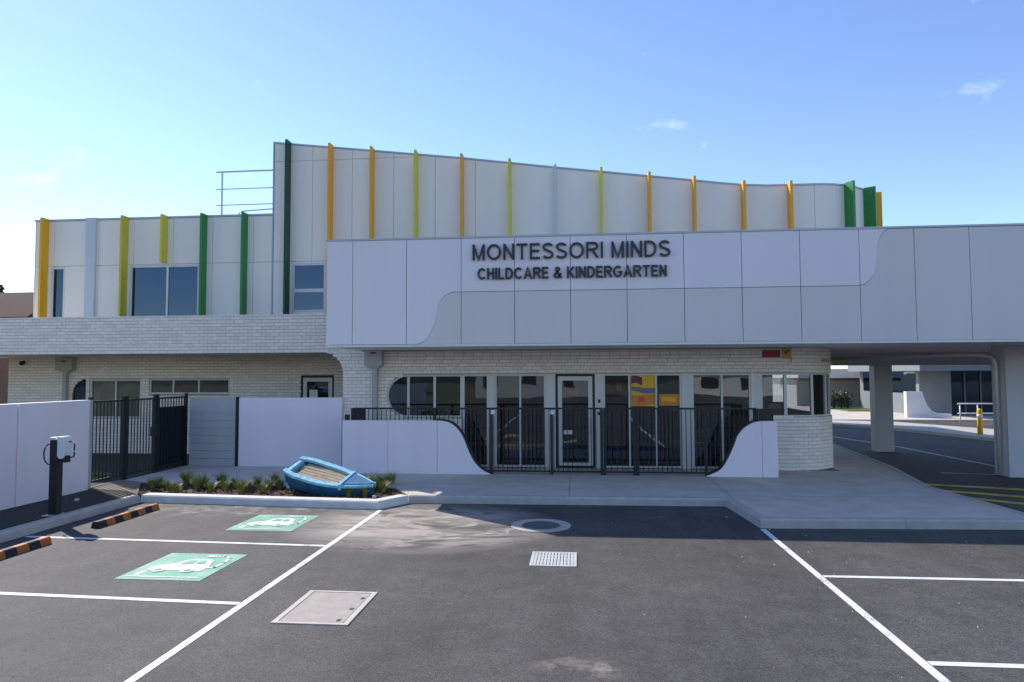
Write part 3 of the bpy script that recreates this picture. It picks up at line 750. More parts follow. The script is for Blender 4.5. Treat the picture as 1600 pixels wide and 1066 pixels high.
# rooftop railing
rr = G('roof_railing', 'grey steel safety railing on the flat roof beside the tall wall', 'railing', (-11, 21.5, zlow))
YQ = 21.0
x0, x1 = fx(347,300,YQ), xa+.3
rr.part(MB().tube([(x0,YQ,zlow-.02),(x0,YQ,fz(347,269,YQ))], .03), 'post', 'aluminium')
for v in (269, 296, 321): z = fz(347,v,YQ); rr.part(MB().tube([(x0-.2,YQ,z),(x1,YQ,z+.01)], .028 if v == 269 else .018), 'rail', 'aluminium')
z = fz(375,332,YQ); rr.part(MB().tube([(fx(372,332,YQ),YQ,zlow-.02),(fx(374,332,YQ),YQ,z),(fx(380,331,YQ),YQ,z+.04),(x1,YQ,z+.16)], .022), 'brace', 'aluminium')

# ------------------------------------------------------------------ signs
def arcp(cx, cz, rx, rz, a0, a1, n=12): return [(cx+rx*math.cos(math.radians(a0+(a1-a0)*i/n)), cz+rz*math.sin(math.radians(a0+(a1-a0)*i/n))) for i in range(n+1)]
# each glyph: advance box width and centre-line strokes in a cap height of 1 (stroke weight t)
def glyph(ch, t):
    h = t/2; lo, hi = h, 1-h
    if ch == 'M': return .84, [[(h,0),(h,1)], [(.84-h,0),(.84-h,1)], [(h,.98),(.42,.03),(.84-h,.98)]]
    if ch == 'N': return .74, [[(h,0),(h,1)], [(.74-h,0),(.74-h,1)], [(h,.98),(.74-h,.02)]]
    if ch == 'O': return .98, [arcp(.49,.5,.49-h,.5-h,0,360,28)]
    if ch == 'C': return .90, [arcp(.47,.5,.47-h,.5-h,42,318,22)]
    if ch == 'G': return .96, [arcp(.48,.5,.48-h,.5-h,42,338,24)+[(.96-h,.46)], [(.52,.46),(.96,.46)]]
    if ch == 'D': return .80, [[(h,0),(h,1)], [(h,hi),(.34,hi)]+arcp(.34,.5,.46-h,.5-h,90,-90,16)+[(h,lo)]]
    if ch == 'T': return .76, [[(.38,0),(.38,hi)], [(0,hi),(.76,hi)]]
    if ch == 'E': return .70, [[(h,0),(h,1)], [(h,hi),(.69,hi)], [(h,.52),(.64,.52)], [(h,lo),(.70,lo)]]
    if ch == 'L': return .62, [[(h,0),(h,1)], [(h,lo),(.62,lo)]]
    if ch == 'I': return t, [[(h,0),(h,1)]]
    if ch == 'H': return .74, [[(h,0),(h,1)], [(.74-h,0),(.74-h,1)], [(h,.52),(.74-h,.52)]]
    if ch == 'A': return .86, [[(.05,0),(.43,.99),(.81,0)], [(.19,.34),(.67,.34)]]
    if ch == 'K': return .78, [[(h,0),(h,1)], [(.72,.98),(h,.36)], [(.27,.56),(.74,.02)]]
    if ch == 'R': return .82, [[(h,0),(h,1)], [(h,hi),(.50,hi)]+arcp(.50,.735,.25,.265-h,90,-90,12)+[(h,.47+h)], [(.44,.47),(.77,.02)]]
    if ch == 'S': return .76, [arcp(.38,.745,.30,.255-h,20,200,10)+[(.16,.60),(.38,.51),(.60,.42)]+arcp(.38,.265,.38-h,.265-h,20,-160,12)]
    if ch == '&': return .86, [[(.84,.02),(.24,.66)]+arcp(.40,.80,.19,.20-h,200,-30,12)+[(.42,.56),(.16,.40)]+arcp(.34,.24,.30,.24-h,140,320,12)+[(.76,.44)]]
    return .3, []
def stroke_mesh(strokes, t, sx, sz, d):
    mb = MB(); k = 0
    for st_ in strokes:
        P = [Vector((x*sx, z*sz)) for x, z in st_]; P = [p for i, p in enumerate(P) if i == 0 or (p-P[i-1]).length > 1e-4]
        closed = (P[0]-P[-1]).length < 1e-3; n = len(P); A, B_ = [], []
        for i, p in enumerate(P):
            d0 = (p-P[i-1]).normalized() if i else ((P[0]-P[-2]).normalized() if closed else (P[1]-p).normalized())
            d1 = (P[i+1]-p).normalized() if i < n-1 else ((P[1]-P[0]).normalized() if closed else d0)
            m_ = Vector((-d0.y,d0.x))+Vector((-d1.y,d1.x))
            m_ = m_.normalized() if m_.length > .1 else Vector((-d0.y,d0.x))
            q = m_*(t*sz/2)/max(.62, m_.dot(Vector((-d1.y,d1.x)))); A.append(p+q); B_.append(p-q)
        y0 = -d-.0012*k; k += 1
        vs = []; fs = []
        for a_, b_ in zip(A, B_): vs += [(a_.x,y0,a_.y),(b_.x,y0,b_.y),(b_.x,0,b_.y),(a_.x,0,a_.y)]
        for i in range(n-1):
            a_, b_ = 4*i, 4*i+4
            fs += [(a_,a_+1,b_+1,b_),(a_+1,a_+2,b_+2,b_+1),(a_+2,a_+3,b_+3,b_+2),(a_+3,a_,b_,b_+3)]
        if not closed: fs += [(0,1,2,3), tuple(4*(n-1)+i for i in (3,2,1,0))]
        mb.add(vs, fs)
    return mb
def letters(text, x0, x1, zb, zt, y, parent, t):
    gap, sp = .17, .42
    tot = sum((glyph(c, t)[0]+gap) if c != ' ' else sp for c in text)-gap
    sx, sz = (x1-x0)/tot, zt-zb; cx = 0
    for c in text:
        if c == ' ': cx += sp; continue
        w, st_ = glyph(c, t)
        o = stroke_mesh(st_, t, sx, sz, .035).obj('letter', 'letter'); o.location = (x0+cx*sx, y, zb); put(o, parent); cx += w+gap
sg = G('building_sign', 'black raised letters of the centre name on the canopy fascia', 'sign', (0, YF, 4))
letters('MONTESSORI MINDS', fx(739,395,YF), fx(1047,388,YF), fz(890,404.5,YF), fz(890,379.5,YF), YF-.025, sg.e, .135)
letters('CHILDCARE & KINDERGARTEN', fx(747,428,YF), fx(1041,424,YF), fz(890,435,YF), fz(890,417,YF), YF-.025, sg.e, .165)
rs = G('notice_sign', 'red plate with white border beside small orange plate on brick head', 'sign', (4.3, YB, 2.9))
a = onY(1189,561,YB-.03); b = onY(1221,545,YB-.03)
pl = rs.part(bx(a.x, b.x, YB-.025, YB-.008, a.z, b.z), 'plate', 'white_metal'); bx(a.x+.03, b.x-.03, YB-.031, YB-.026, a.z+.03, b.z-.03).obj('red_face', 'red', pl)
c = onY(1236,545,YB-.03)
pl = rs.part(bx(b.x+.02, c.x, YB-.025, YB-.008, a.z, b.z), 'plate', 'sign_orange')
MB().xz([(b.x+.06,a.z+.15),(b.x+.09,a.z+.11),(c.x-.03,b.z-.03),(c.x-.06,b.z-.02),(b.x+.10,a.z+.16),(b.x+.08,a.z+.18)], YB-.031, YB-.026).obj('tick', 'dark', pl)
# colourful posters inside the glass right of the door; red sheets imitate reflections
def poster(u0, u1, v0, v1, bands, label, y=YW+.030):  # also builds the red window reflections as coloured sheets
    a = onY(u0, v1, y); b = onY(u1, v0, y); g_ = G('poster', label, 'poster', (a.x, y, a.z))
    base = g_.part(bx(a.x, b.x, y, y+.012, a.z, b.z), 'sheet', bands[0])
    h = b.z-a.z; w = b.x-a.x
    for k, (x0, x1, z0, z1, m) in enumerate(bands[1:]):
        n_ = 8; lo = []; hi = []
        for q in range(n_+1):
            t = q/n_; wv = math.sin(t*4.2+k*1.7)*.05*h; x = a.x+w*(x0+(x1-x0)*t)
            lo.append((x, y-.002-.001*k, min(b.z-.002, max(a.z+.002, a.z+h*z0+wv)))); hi.append((x, y-.002-.001*k, min(b.z-.001, max(a.z+.003, a.z+h*z1+wv*.6))))
        MB().add(lo+hi, [(q, q+1, n_+2+q, n_+1+q) for q in range(n_)]).obj('print_or_reflection', m, base)
M['sign_plum'] = mat('sign_plum', (.16, .03, .06), .5); M['sign_slate'] = mat('sign_slate', (.16, .17, .25), .5); M['sign_deep_orange'] = mat('sign_deep_orange', (.72, .24, .03), .5)
poster(986, 1024, 587, 635, ['sign_yellow', (.02,.46,.72,.97,'sign_plum'), (.02,.98,.46,.62,'sign_slate'), (.02,.98,.03,.38,'sign_deep_orange'), (.30,.55,.12,.30,'sign_red')], 'yellow, orange and plum printed poster inside the entrance glass')
poster(1030, 1067, 616, 634, ['sign_deep_orange', (.1,.7,.35,.75,'sign_yellow')], 'narrow orange poster inside the glass beside the multicoloured poster')
poster(944, 982, 598, 612, ['sign_red', (.50,.72,.1,.9,'soffit')], 'red strip sheet imitating a reflection in the glass beside the door', YW+.07)  # reflection of something reddish, built as a coloured sheet behind the pane
poster(1198, 1226, 628, 649, ['sign_red', (.1,.8,.45,.85,'soffit')], 'red and cream sheet imitating a reflection low in the curved corner window', YW+.30)  # corner pane reflection put in as a coloured sheet
poster(876, 904, 606, 626, ['sign_red', (.5,.95,.3,.8,'sign_orange')], 'red and orange sheet imitating a reflection in the door glass', YW+.10)  # reddish reflection in the door, modelled as a flat coloured sheet

# ------------------------------------------------------------------ boundary walls and fences
def wall_poly(name, label, pts, y, t, joints=(), m='render_white', cat='wall'):
    # pts: outline in x,z; split into panels at the joints
    g_ = G(name, label, cat, ((pts[0][0]+pts[-1][0])/2, y, ZS))
    bm = bmesh.new(); vs = [bm.verts.new((x, y, z)) for x, z in pts]; bm.faces.new(vs)
    cuts = [-1e3]+list(joints)+[1e3]
    for c0, c1 in zip(cuts, cuts[1:]):
        b2 = bm.copy()
        for c, s_ in ((c0+.004, -1), (c1-.004, 1)):
            geom = list(b2.verts)+list(b2.edges)+list(b2.faces)
            bmesh.ops.bisect_plane(b2, geom=geom, plane_co=(c,0,0), plane_no=(s_,0,0), clear_outer=True)
        if not len(b2.faces): continue
        b2.faces.ensure_lookup_table()
        loop = [l.vert.co.copy() for l in b2.faces[0].loops]; b2.free()
        mb = MB(); n = len(loop)
        mb.prism([tuple(p) for p in loop], [(p.x, p.y+t, p.z) for p in loop])
        g_.part(mb, 'panel', m)
    bm.free(); return g_
YL = 15.66
def smooth(pts, n=5):
    out = []
    P = [pts[0]]+list(pts)+[pts[-1]]
    for i in range(1, len(P)-2):
        p0, p1, p2, p3 = [Vector(q) for q in P[i-1:i+3]]
        for k in range(n):
            t = k/n; out.append(tuple(.5*((2*p1)+(p2-p0)*t+(2*p0-5*p1+4*p2-p3)*t*t+(3*p1-p0-3*p2+p3)*t**3)))
    out.append(tuple(pts[-1])); return out
px2 = lambda L: [(fx(u,v,YL), fz(u,v,YL)) for u, v in L]
Lc = px2([(681,657.6),(696,658.6),(708,664.0),(718.5,675),(725.5,688),(733,707),(742,723),(753,734),(766,740)])
zt_l = fz(600,657,YL); Lc = [(x, min(z, zt_l)) for x, z in Lc]; Lc[0] = (Lc[0][0], zt_l); Lc[-1] = (Lc[-1][0], ZS+.01)
Lcs = [(x, min(z, zt_l)) for x, z in smooth(Lc)]
xl0 = fx(535,690,YL)
lowL = wall_poly('low_wall', 'low white wall sweeping down in a curve beside the boat garden', [(xl0,ZS),(xl0,zt_l)]+Lcs+[(Lcs[-1][0],ZS)], YL, .18, [fx(606,700,YL), fx(683,700,YL)])
Rcv = px2([(1104.5,745.7),(1125,734.8),(1136,720),(1146,699),(1153,681),(1163,669),(1176,661),(1189,658.2)])
zt_r = fz(1200,658,YL); Rcv = [(x, max(ZS+.01, min(z, zt_r))) for x, z in Rcv]; Rcv[0] = (Rcv[0][0], ZS+.01)
Rcs = [(x, min(z, zt_r)) for x, z in smooth(Rcv)]
xr_ = fx(1215.5,700,YL)
lowR = wall_poly('low_wall', 'short white wall rising in a curve beside the curved brick corner', [(Rcs[0][0],ZS)]+Rcs+[(xr_,zt_r),(xr_,ZS)], YL, .18, [fx(1191,700,YL)])
# dark edge strip following each curve
for g_, cv, s_ in ((lowL, Lcs, 1), (lowR, Rcs, -1)):
    mb = MB()
    for a, b in zip(cv, cv[1:]):
        a = Vector(a); b = Vector(b)
        if (b-a).length < 1e-4: continue
        d = (b-a).normalized(); n = Vector((-d.y, d.x))*.035
        if n.y < 0: n = -n
        n2 = n*.06
        mb.prism([(p.x, YL+.03, p.y) for p in (a+n2, b+n2, b+n, a+n)], [(p.x, YL+.17, p.y) for p in (a+n2, b+n2, b+n, a+n)])
    g_.part(mb, 'edge_strip', 'black_metal')
YT = 16.66
zt_t = fz(450,621.5,YT)
xt0, xt1 = fx(373,670,YT), fx(533.5,670,YT)
wall_poly('boundary_wall', 'tall white wall between the grey fence panel and brick pier', [(xt0,ZS),(xt0,zt_t),(xt1,zt_t),(xt1,ZS)], YT, .12)
# grey boarded fence panel beside the gate
xg0, xg1 = fx(296,670,YT), fx(368,670,YT)
gp = G('board_fence', 'grey horizontal board fence panel between gate and tall white wall', 'fence', (xg0, YT, ZS))
nbd = 9; hb = (zt_t-ZS)/nbd
for i in range(nbd): gp.part(bx(xg0, xg1, YT, YT+.05, ZS+i*hb+.003, ZS+(i+1)*hb-.003), 'board', 'fence_grey')
gp.part(bx(xg1+.003, xt0-.003, YT-.02, YT+.08, ZS, zt_t+.02), 'post', 'black_metal')
# left white wall running along the mulch bed
zw = 1.93
for y0, y1, lb in ((-10,4.0,'white rendered wall behind the mulch bed, out past the second wheel stop'), (4.02,11.22,'long white rendered wall panel behind the mulch bed and kerb'), (11.25,13.02,'white rendered wall panel behind the car charger, next to the gate')):
    o = bx(-10.06, -9.88, y0, y1, .1, zw).obj('boundary_wall', 'render_white', bevel=.006); tag(o, lb, 'wall')
wp = bx(-10.08, -9.92, 13.03, 13.16, .1, zw-.01).obj('end_post', 'fence_grey'); tag(wp, 'grey end post of the white wall beside the black gate', 'post')
# black picket fence and gate along the yard side (runs away from the camera)
def pickets(g_, pts, z0f, z1f, r, m='black_metal', name='bar'):
    me = None
    for p in pts:
        z0, z1 = z0f(p), z1f(p)
        g_.part(MB().box(p[0]-r, p[0]+r, p[1]-r, p[1]+r, z0, z1), name, m)
XG = -10.03
def side_fence(name, label, y0, y1, cat):
    g_ = G(name, label, cat, (XG, (y0+y1)/2, ZS))
    g_.part(bx(XG-.03, XG+.03, y0, y0+.06, ZS, 1.98), 'post', 'black_metal'); g_.part(bx(XG-.03, XG+.03, y1-.06, y1, ZS, 1.98), 'post', 'black_metal')
    for z in (.22, 1.86): g_.part(bx(XG-.018, XG+.018, y0+.061, y1-.061, z, z+.04), 'rail', 'black_metal')
    n = int((y1-y0-.12)/.105); pickets(g_, [(XG, y0+.06+(y1-y0-.12)*(i+.5)/n) for i in range(n)], lambda p: .261, lambda p: 1.859, .009)
    return g_
side_fence('picket_fence', 'black picket fence next to the white wall end post', 13.20, 14.30, 'fence')
gt = side_fence('side_gate', 'black picket gate with lock box in the yard fence', 14.33, 15.42, 'gate')
gt.part(bx(XG-.045, XG+.045, 15.30, 15.46, 1.0, 1.22), 'lock_box', 'black_metal')
pf = side_fence('picket_fence', 'black fence with solid lower screen between gate and grey panel', 15.45, 16.72, 'fence')
pf.part(bx(XG-.034, XG-.020, 15.52, 16.65, .15, 1.66), 'screen', 'black_metal')
# entrance balustrade: bars rise from the wall curve to one top rail
YP = YL+.10; ZR = fz(860,638.5,YP)
def zbase(x):
    for cv in (Lcs, Rcs):
        if cv[0][0] <= x <= cv[-1][0]:
            for (a, za), (b, zb) in zip(cv, cv[1:]):
                if a <= x <= b and b > a: return za+(zb-za)*(x-a)/(b-a)+.03
    if x < Lcs[0][0]: return zt_l
    if x > Rcs[-1][0]: return zt_r
    return ZS+.09
xg_a, xg_b = fx(947,690,YP), fx(990,690,YP)+.0
bl0, bl1 = xl0+.22, fx(1182,690,YP)
pp = [fx(768,690,YP), fx(862,690,YP), xg_a-.03, fx(1103,690,YP)]
def balustrade(name, label, x0, x1, posts):
    g_ = G(name, label, 'fence', ((x0+x1)/2, YP, ZS))
    g_.part(bx(x0, x1, YP-.018, YP+.018, ZR-.02, ZR+.02), 'top_rail', 'black_metal')
    for p in posts: g_.part(bx(p-.032, p+.032, YP-.034, YP+.034, ZS if Lcs[-1][0]-.1 < p < Rcs[0][0]+.2 else zbase(p), ZR-.021), 'post', 'black_metal')
    n = int((x1-x0)/.105)
    for i in range(n):
        x = x0+(x1-x0)*(i+.5)/n
        if any(abs(x-p) < .045 for p in posts): continue
        g_.part(bx(x-.008, x+.008, YP-.008, YP+.008, zbase(x)-.0, ZR-.021), 'bar', 'black_metal')
    lo0, lo1 = max(x0, Lcs[-1][0]+.02), min(x1, Rcs[0][0]-.02)
    g_.part(bx(lo0, lo1, YP-.018, YP+.018, ZS+.05, ZS+.088), 'bottom_rail', 'black_metal')
    return g_
ga = balustrade('balustrade', 'black picket balustrade above the sweeping low wall and in front of door', bl0, xg_a-.07, [bl0+.03, fx(679,690,YP), pp[0], pp[1], xg_a-.10])
gb = balustrade('balustrade', 'black picket balustrade between the gate and the short curved wall', xg_b+.06, bl1, [xg_b+.09, pp[3], bl1-.03])
gc = balustrade('entrance_gate', 'narrow black picket gate in the entrance balustrade', xg_a-.06, xg_b+.05, [xg_a-.03, xg_b+.02]); gc.e['category'] = 'gate'
gc.part(bx(xg_a-.06, xg_a+.04, YP-.06, YP-.036, 1.25, 1.42), 'lock_box', 'black_metal')
for u in (770, 863): x = fx(u,644,YP); ga.part(bx(x-.04, x+.05, YP-.06, YP-.036, ZR-.13, ZR-.03), 'latch_cover', 'white_metal')
# planter-like black boxes standing on the wall ends
bxo = G('vent_box', 'black slatted box standing on the low wall beside brick pier', 'box', (xl0+.4, YP, zt_l))
a, b = fx(549,650,YP), fx(572,650,YP)
for i in range(6): x = a+(b-a)*(i+.5)/6; bxo.part(bx(x-.018, x+.018, YP-.05, YP-.03, zt_l+.021, ZR-.021), 'slat', 'black_metal')
bxo.part(bx(a, b, YP-.052, YP-.022, zt_l, zt_l+.02), 'base', 'black_metal'); bxo.part(bx(a, b, YP-.052, YP-.022, ZR-.02, ZR+.004), 'top', 'black_metal'); bxo.part(bx(a, b, YP-.029, YP-.02, zt_l+.021, ZR-.021), 'back', 'dark')
o = bx(fx(540,652,YP), fx(546,652,YP), YP-.05, YP+.04, zt_l, zt_l+.13).obj('fence_bracket', 'black_metal', bevel=.004); tag(o, 'small black bracket at the stepped end of the low wall', 'bracket')
a, b, c = fx(1180,650,YP), fx(1196,650,YP), fx(1207,650,YP)
o = MB().xz([(a,zt_r),(c,zt_r),(c,zt_r+.13),(b,zt_r+.13),(b,ZR),(a,ZR)], YP-.07, YP+.07).obj('latch_box', 'black_metal'); tag(o, 'stepped black box on top of the short curved wall', 'box')

# ------------------------------------------------------------------ car park objects
# car charger
cp_ = Vector((-8.63, 10.62, .125))
cg = G('car_charger', 'black pedestal car charger with white unit and looped cable by kerb', 'charger', cp_)
x, y, z = cp_
cg.part(bx(x-.13, x+.13, y-.13, y+.13, z, z+.012), 'base_plate', 'aluminium')
cg.part(bx(x-.075, x+.075, y-.06, y+.06, z+.013, 1.36), 'pedestal', 'black_metal', bevel=.008)
cg.part(bx(x-.08, x+.03, y-.064, y+.064, 1.361, 1.405), 'cap', 'white_metal', bevel=.006)
un = cg.part(MB().xz([(x+.078,1.10),(x+.115,1.05),(x+.175,1.06),(x+.20,1.15),(x+.20,1.39),(x+.185,1.42),(x+.09,1.42),(x+.078,1.40)], y-.09, y+.09), 'charging_unit', 'white_metal', bevel=.012)
bx(x+.15, x+.215, y-.05, y+.05, .99, 1.10).obj('plug', 'black_metal', un, bevel=.01)
lp = [(x+.19+.13*math.sin(t)+.05, y-.02+.05*math.cos(2*t), 1.20+.13*math.cos(t)) for t in [i*math.pi/10 for i in range(-1, 12)]]
cg.part(MB().tube([(x+.18,y,1.33)]+lp+[(x+.19,y,1.08)], .011, 6), 'cable', 'black_metal', smooth=True)
l2 = [(x-.05-.11*math.sin(t), y-.08, 1.13+.17*math.cos(t)) for t in [i*math.pi/10 for i in range(0, 11)]]
cg.part(MB().tube(l2+[(x+.06,y-.09,.93),(x+.15,y-.08,1.0)], .011, 6), 'cable', 'black_metal', smooth=True)
# wheel stops
def wheel_stop(y0, y1, label):
    g_ = G('wheel_stop', label, 'wheel stop', (-7.66, (y0+y1)/2, 0))
    n = 8; L = (y1-y0)/n; pr = [(-7.735,0.002),(-7.585,.002),(-7.61,.085),(-7.625,.10),(-7.695,.10),(-7.71,.085)]
    for i in range(n):
        a, b = y0+i*L, y0+(i+1)*L
        g_.part(MB().prism([(px,a,pz) for px,pz in pr], [(px,b,pz) for px,pz in pr]), 'stripe' if i % 2 else 'body', 'orange_rubber' if i % 2 else 'rubber')
wheel_stop(10.28, 11.85, 'black and orange wheel stop in the bay nearest the garden'); wheel_stop(7.7, 9.30, 'black and orange wheel stop in the second charging bay')
# pit lid, drain grate, manhole
pit = G('pit_lid', 'tan concrete service pit lid with pale frame in asphalt', 'pit lid', (-2.62, 7.0, 0))
pit.part(MB().box(-3.0,-2.945,6.5,7.5,-.01,.012).box(-2.285,-2.23,6.5,7.5,-.01,.012).box(-2.944,-2.286,6.5,6.54,-.01,.012).box(-2.944,-2.286,7.46,7.5,-.01,.012), 'frame', 'lid_frame')
lid = pit.part(bx(-2.935, -2.295, 6.55, 7.45, -.01, .009), 'lid', 'lid')
for px_, py_ in ((-2.36,6.62),(-2.34,6.95),(-2.33,7.28)): bx(px_-.02, px_+.02, py_-.03, py_+.03, .0092, .0105).obj('lifting_hole', 'dark', lid)
gr = G('drain_grate', 'square pale metal drain grate set in the asphalt', 'grate', (-.34, 9.03, 0))
gr.part(MB().box(-.64,-.60,8.70,9.38,-.01,.012).box(-.085,-.045,8.70,9.38,-.01,.012).box(-.60,-.085,8.70,8.74,-.01,.011).box(-.60,-.085,9.34,9.38,-.01,.011), 'frame', 'grate')
gr.part(bx(-.60,-.085,8.741,9.339,-.01,.0045), 'sump', 'dark')
for i in range(12): x = -.60+.515*(i+.5)/12; gr.part(bx(x-.0165, x+.0165, 8.741, 9.339, .005, .010), 'bar', 'grate')
for i in range(3): y = 8.741+.598*(i+1)/4; gr.part(bx(-.599,-.086,y-.008,y+.008,.0055,.0095), 'cross_bar', 'grate')
mh = G('manhole', 'round manhole with concrete surround half in the canopy shadow', 'manhole', (-.62, 11.02, 0))
n = 40; mb = MB()
for i in range(n):
    a0, a1 = 2*math.pi*i/n, 2*math.pi*(i+1)/n
    mb.xy([(-.62+r_*math.cos(t), 11.02+r_*math.sin(t)) for r_, t in ((.31,a0),(.48,a0),(.48,a1),(.31,a1))], .002, .010)
mb2 = MB().xy([(-.62+.305*math.cos(2*math.pi*i/n), 11.02+.305*math.sin(2*math.pi*i/n)) for i in range(n)], .001, .008)
mh.part(mb, 'surround', 'kerb'); mh.part(mb2, 'cover', 'manhole')
mb = MB()
for i in range(170):
    x, y = random.uniform(-6,6), random.uniform(4.8,12); s_ = random.uniform(.004,.010) if random.random() > .06 else .014
    mb.add([(x-s_,y-s_,.001),(x+s_,y-s_*.6,.001),(x+s_*.8,y+s_,.001),(x-s_*.7,y+s_,.001),(x,y,s_*1.1)], [(0,1,4),(1,2,4),(2,3,4),(3,0,4)])
tag(stuff(mb.obj('loose_gravel', 'lid_frame')), 'scattered pale stone chips lying on the asphalt', 'gravel')

# ------------------------------------------------------------------ boat in the garden bed
# a small clinker dinghy lying on its side: hull, rim, planked floor, foredeck
bo = thing('wooden_boat', 'weathered blue dinghy tilted on its side among garden plants', 'boat', (0,0,0))
LB = 1.95
def half(t): return .36*(1-max(0,(t-.30)/.70)**2.1)*(1 if t > .12 else .80+.20*t/.12)
def sheer(t): return .40+.07*(1-t)**2+.10*t**3
nS = 22
def hull_pt(t, a, k=1.0, lift=0):      # a -1..1 across
    b = half(t)*k; z0 = .02+.22*max(0,(t-.75)/.25)**2; zs_ = sheer(t)
    return (t*LB-LB/2, b*math.copysign(min(1, abs(a)*1.45)**.8*(.86+.14*abs(a)), a), z0+(zs_-z0)*max(0,(abs(a)-.45)/.55)**1.05+lift)
def loft(k, m, name, a0=-1, a1=1, lift=0, na=14, flip=False):
    vs = [hull_pt(i/nS, a0+(a1-a0)*j/na, k, lift) for i in range(nS+1) for j in range(na+1)]
    fs = [(i*(na+1)+j, i*(na+1)+j+1, (i+1)*(na+1)+j+1, (i+1)*(na+1)+j) for i in range(nS) for j in range(na)]
    return vs, fs
vs, fs = loft(1, None, '')
v2, f2 = loft(.93, None, '', lift=.012)
mb = MB().add(vs, fs).add(v2, [f[::-1] for f in f2]); na = 14
k0 = len(vs)
mb.f.append(tuple(range(na, -1, -1)))                       # transom
hull = mb.obj('hull', 'boat_blue', bo, smooth=True)
for s_ in (1, -1):
    rim = MB(); P = [Vector(hull_pt(i/nS, s_)) for i in range(nS+1)]
    for p, q in zip(P, P[1:]):
        o_ = Vector((0, s_*.035, 0)); i_ = Vector((0, -s_*.075, 0)); u_ = Vector((0,0,.03)); w_ = Vector((0,0,-.028))
        rim.prism([p+o_+w_, p+o_+u_, p+i_+u_, p+i_+w_], [q+o_+w_, q+o_+u_, q+i_+u_, q+i_+w_])
    rim.obj('gunwale', 'boat_rim', bo)
for s_ in (.62, .82):                                        # strakes: dark shadow lines along the hull
    for sg_ in (1, -1):
        MB().tube([Vector(hull_pt(i/nS, s_*sg_))+Vector((0, sg_*.004, -.004)) for i in range(nS+1)], .009, 5).obj('strake', 'boat_dark', bo)
for j in range(6):                                           # planked deck
    y0, y1 = -.30+j*.10, -.30+(j+1)*.10-.014
    xs0 = -LB/2+.12; e = LB/2-.62-abs(j-2.5)*.03
    mb = MB(); mb.box(xs0+random.uniform(0,.16), e-random.uniform(0,.12), y0*.93, y1*.93, .385+random.uniform(-.008,.008), .41)
    pk = mb.obj('plank', 'boat_plank', bo); pk.rotation_euler = (0, random.uniform(-.012,.012), random.uniform(-.02,.02))
fd = [(i/nS, 1) for i in range(15, nS+1)]
mb = MB(); top = [Vector(hull_pt(t, 1)) for t, _ in fd]; bot = [Vector(hull_pt(t, -1)) for t, _ in fd]
poly = [(p.x, p.y*.9, p.z+.035) for p in top]+[(p.x, p.y*.9, p.z+.035) for p in bot[::-1]]
for a_, b_, c_, d_ in zip(top, top[1:], bot, bot[1:]):
    mb.prism([(a_.x,a_.y*.9,a_.z+.02),(c_.x,c_.y*.9,c_.z+.02),(c_.x,c_.y*.9,c_.z+.045),(a_.x,a_.y*.9,a_.z+.045)], [(b_.x,b_.y*.9,b_.z+.02),(d_.x,d_.y*.9,d_.z+.02),(d_.x,d_.y*.9,d_.z+.045),(b_.x,b_.y*.9,b_.z+.045)])
mb.obj('foredeck', 'boat_blue', bo)
bx(LB/2-.66, LB/2-.60, -.30, .30, .36, .50).obj('coaming', 'boat_rim', bo, bevel=.008)
bx(-LB/2+.02, -LB/2+.10, -.27, .27, .05, .47).obj('transom', 'boat_rim', bo, bevel=.01)
bo.rotation_euler = (math.radians(20), math.radians(11), math.radians(-12)); bo.scale = (.95,.95,.95); bo.location = (-4.84, 13.20, .06)

# ------------------------------------------------------------------ garden plants
def clump(name, x, y, h, n, label, z0=.10, m='leaf', sp=.5):
    g_ = thing(name, label, 'plant', (x, y, z0), 'strappy plants in the garden bed')
    mb = MB()
    for i in range(n):
        a = random.random()*6.283; l = h*random.uniform(.6, 1.1); w = random.uniform(.008, .016); lean = random.uniform(.12, sp)
        c, s_ = math.cos(a), math.sin(a); b = random.uniform(0, .05); pts = []
        for k in range(4):
            t = k/3; r = b+lean*l*t**1.6; z = l*t*(1-.30*lean*t*t); pts.append((r*c, r*s_, z, w*(1-t*.85)))
        vs = []
        for px_, py_, pz_, w_ in pts: vs += [(px_-s_*w_, py_+c*w_, pz_), (px_+s_*w_, py_-c*w_, pz_)]
        mb.add(vs, [(0,1,3,2),(2,3,5,4),(4,5,7,6)])
    mb.obj('leaves', m, g_)
    bx(-.02, .02, -.02, .02, -.01, .04).obj('crown_base', 'bark', g_)
spots = [(250,760,.22),(275,769,.18),(318,762,.24),(365,763,.24),(376,771,.2),(410,771,.2),(430,757,.24),(612,757,.2),(238,763,.22),(262,766,.20),(291,759,.30),(308,765,.26),(330,768,.22),(346,760,.30),(352,768,.26),(385,768,.22),(401,761,.27),(420,767,.24),(437,764,.24),(545,776,.24),(562,770,.28),(578,768,.30),(592,764,.34),(606,760,.26),(598,770,.22),(570,777,.20),(150,752,.16),(164,751,.15)]
for i, (u, v, h) in enumerate(spots):
    p = onZ(u, v, .10)
    clump('strappy_plant', p.x, p.y, h*random.uniform(.95, 1.45), random.randint(60, 130), 'small strappy green plant in the bark mulch left of the boat' if u > 200 and u < 440 else ('low green plant at the foot of the black yard fence' if u < 200 else 'green strappy plant beside the pointed end of the boat'), z0=.10 if u > 200 else .13, sp=.75)
rk = MB(); 
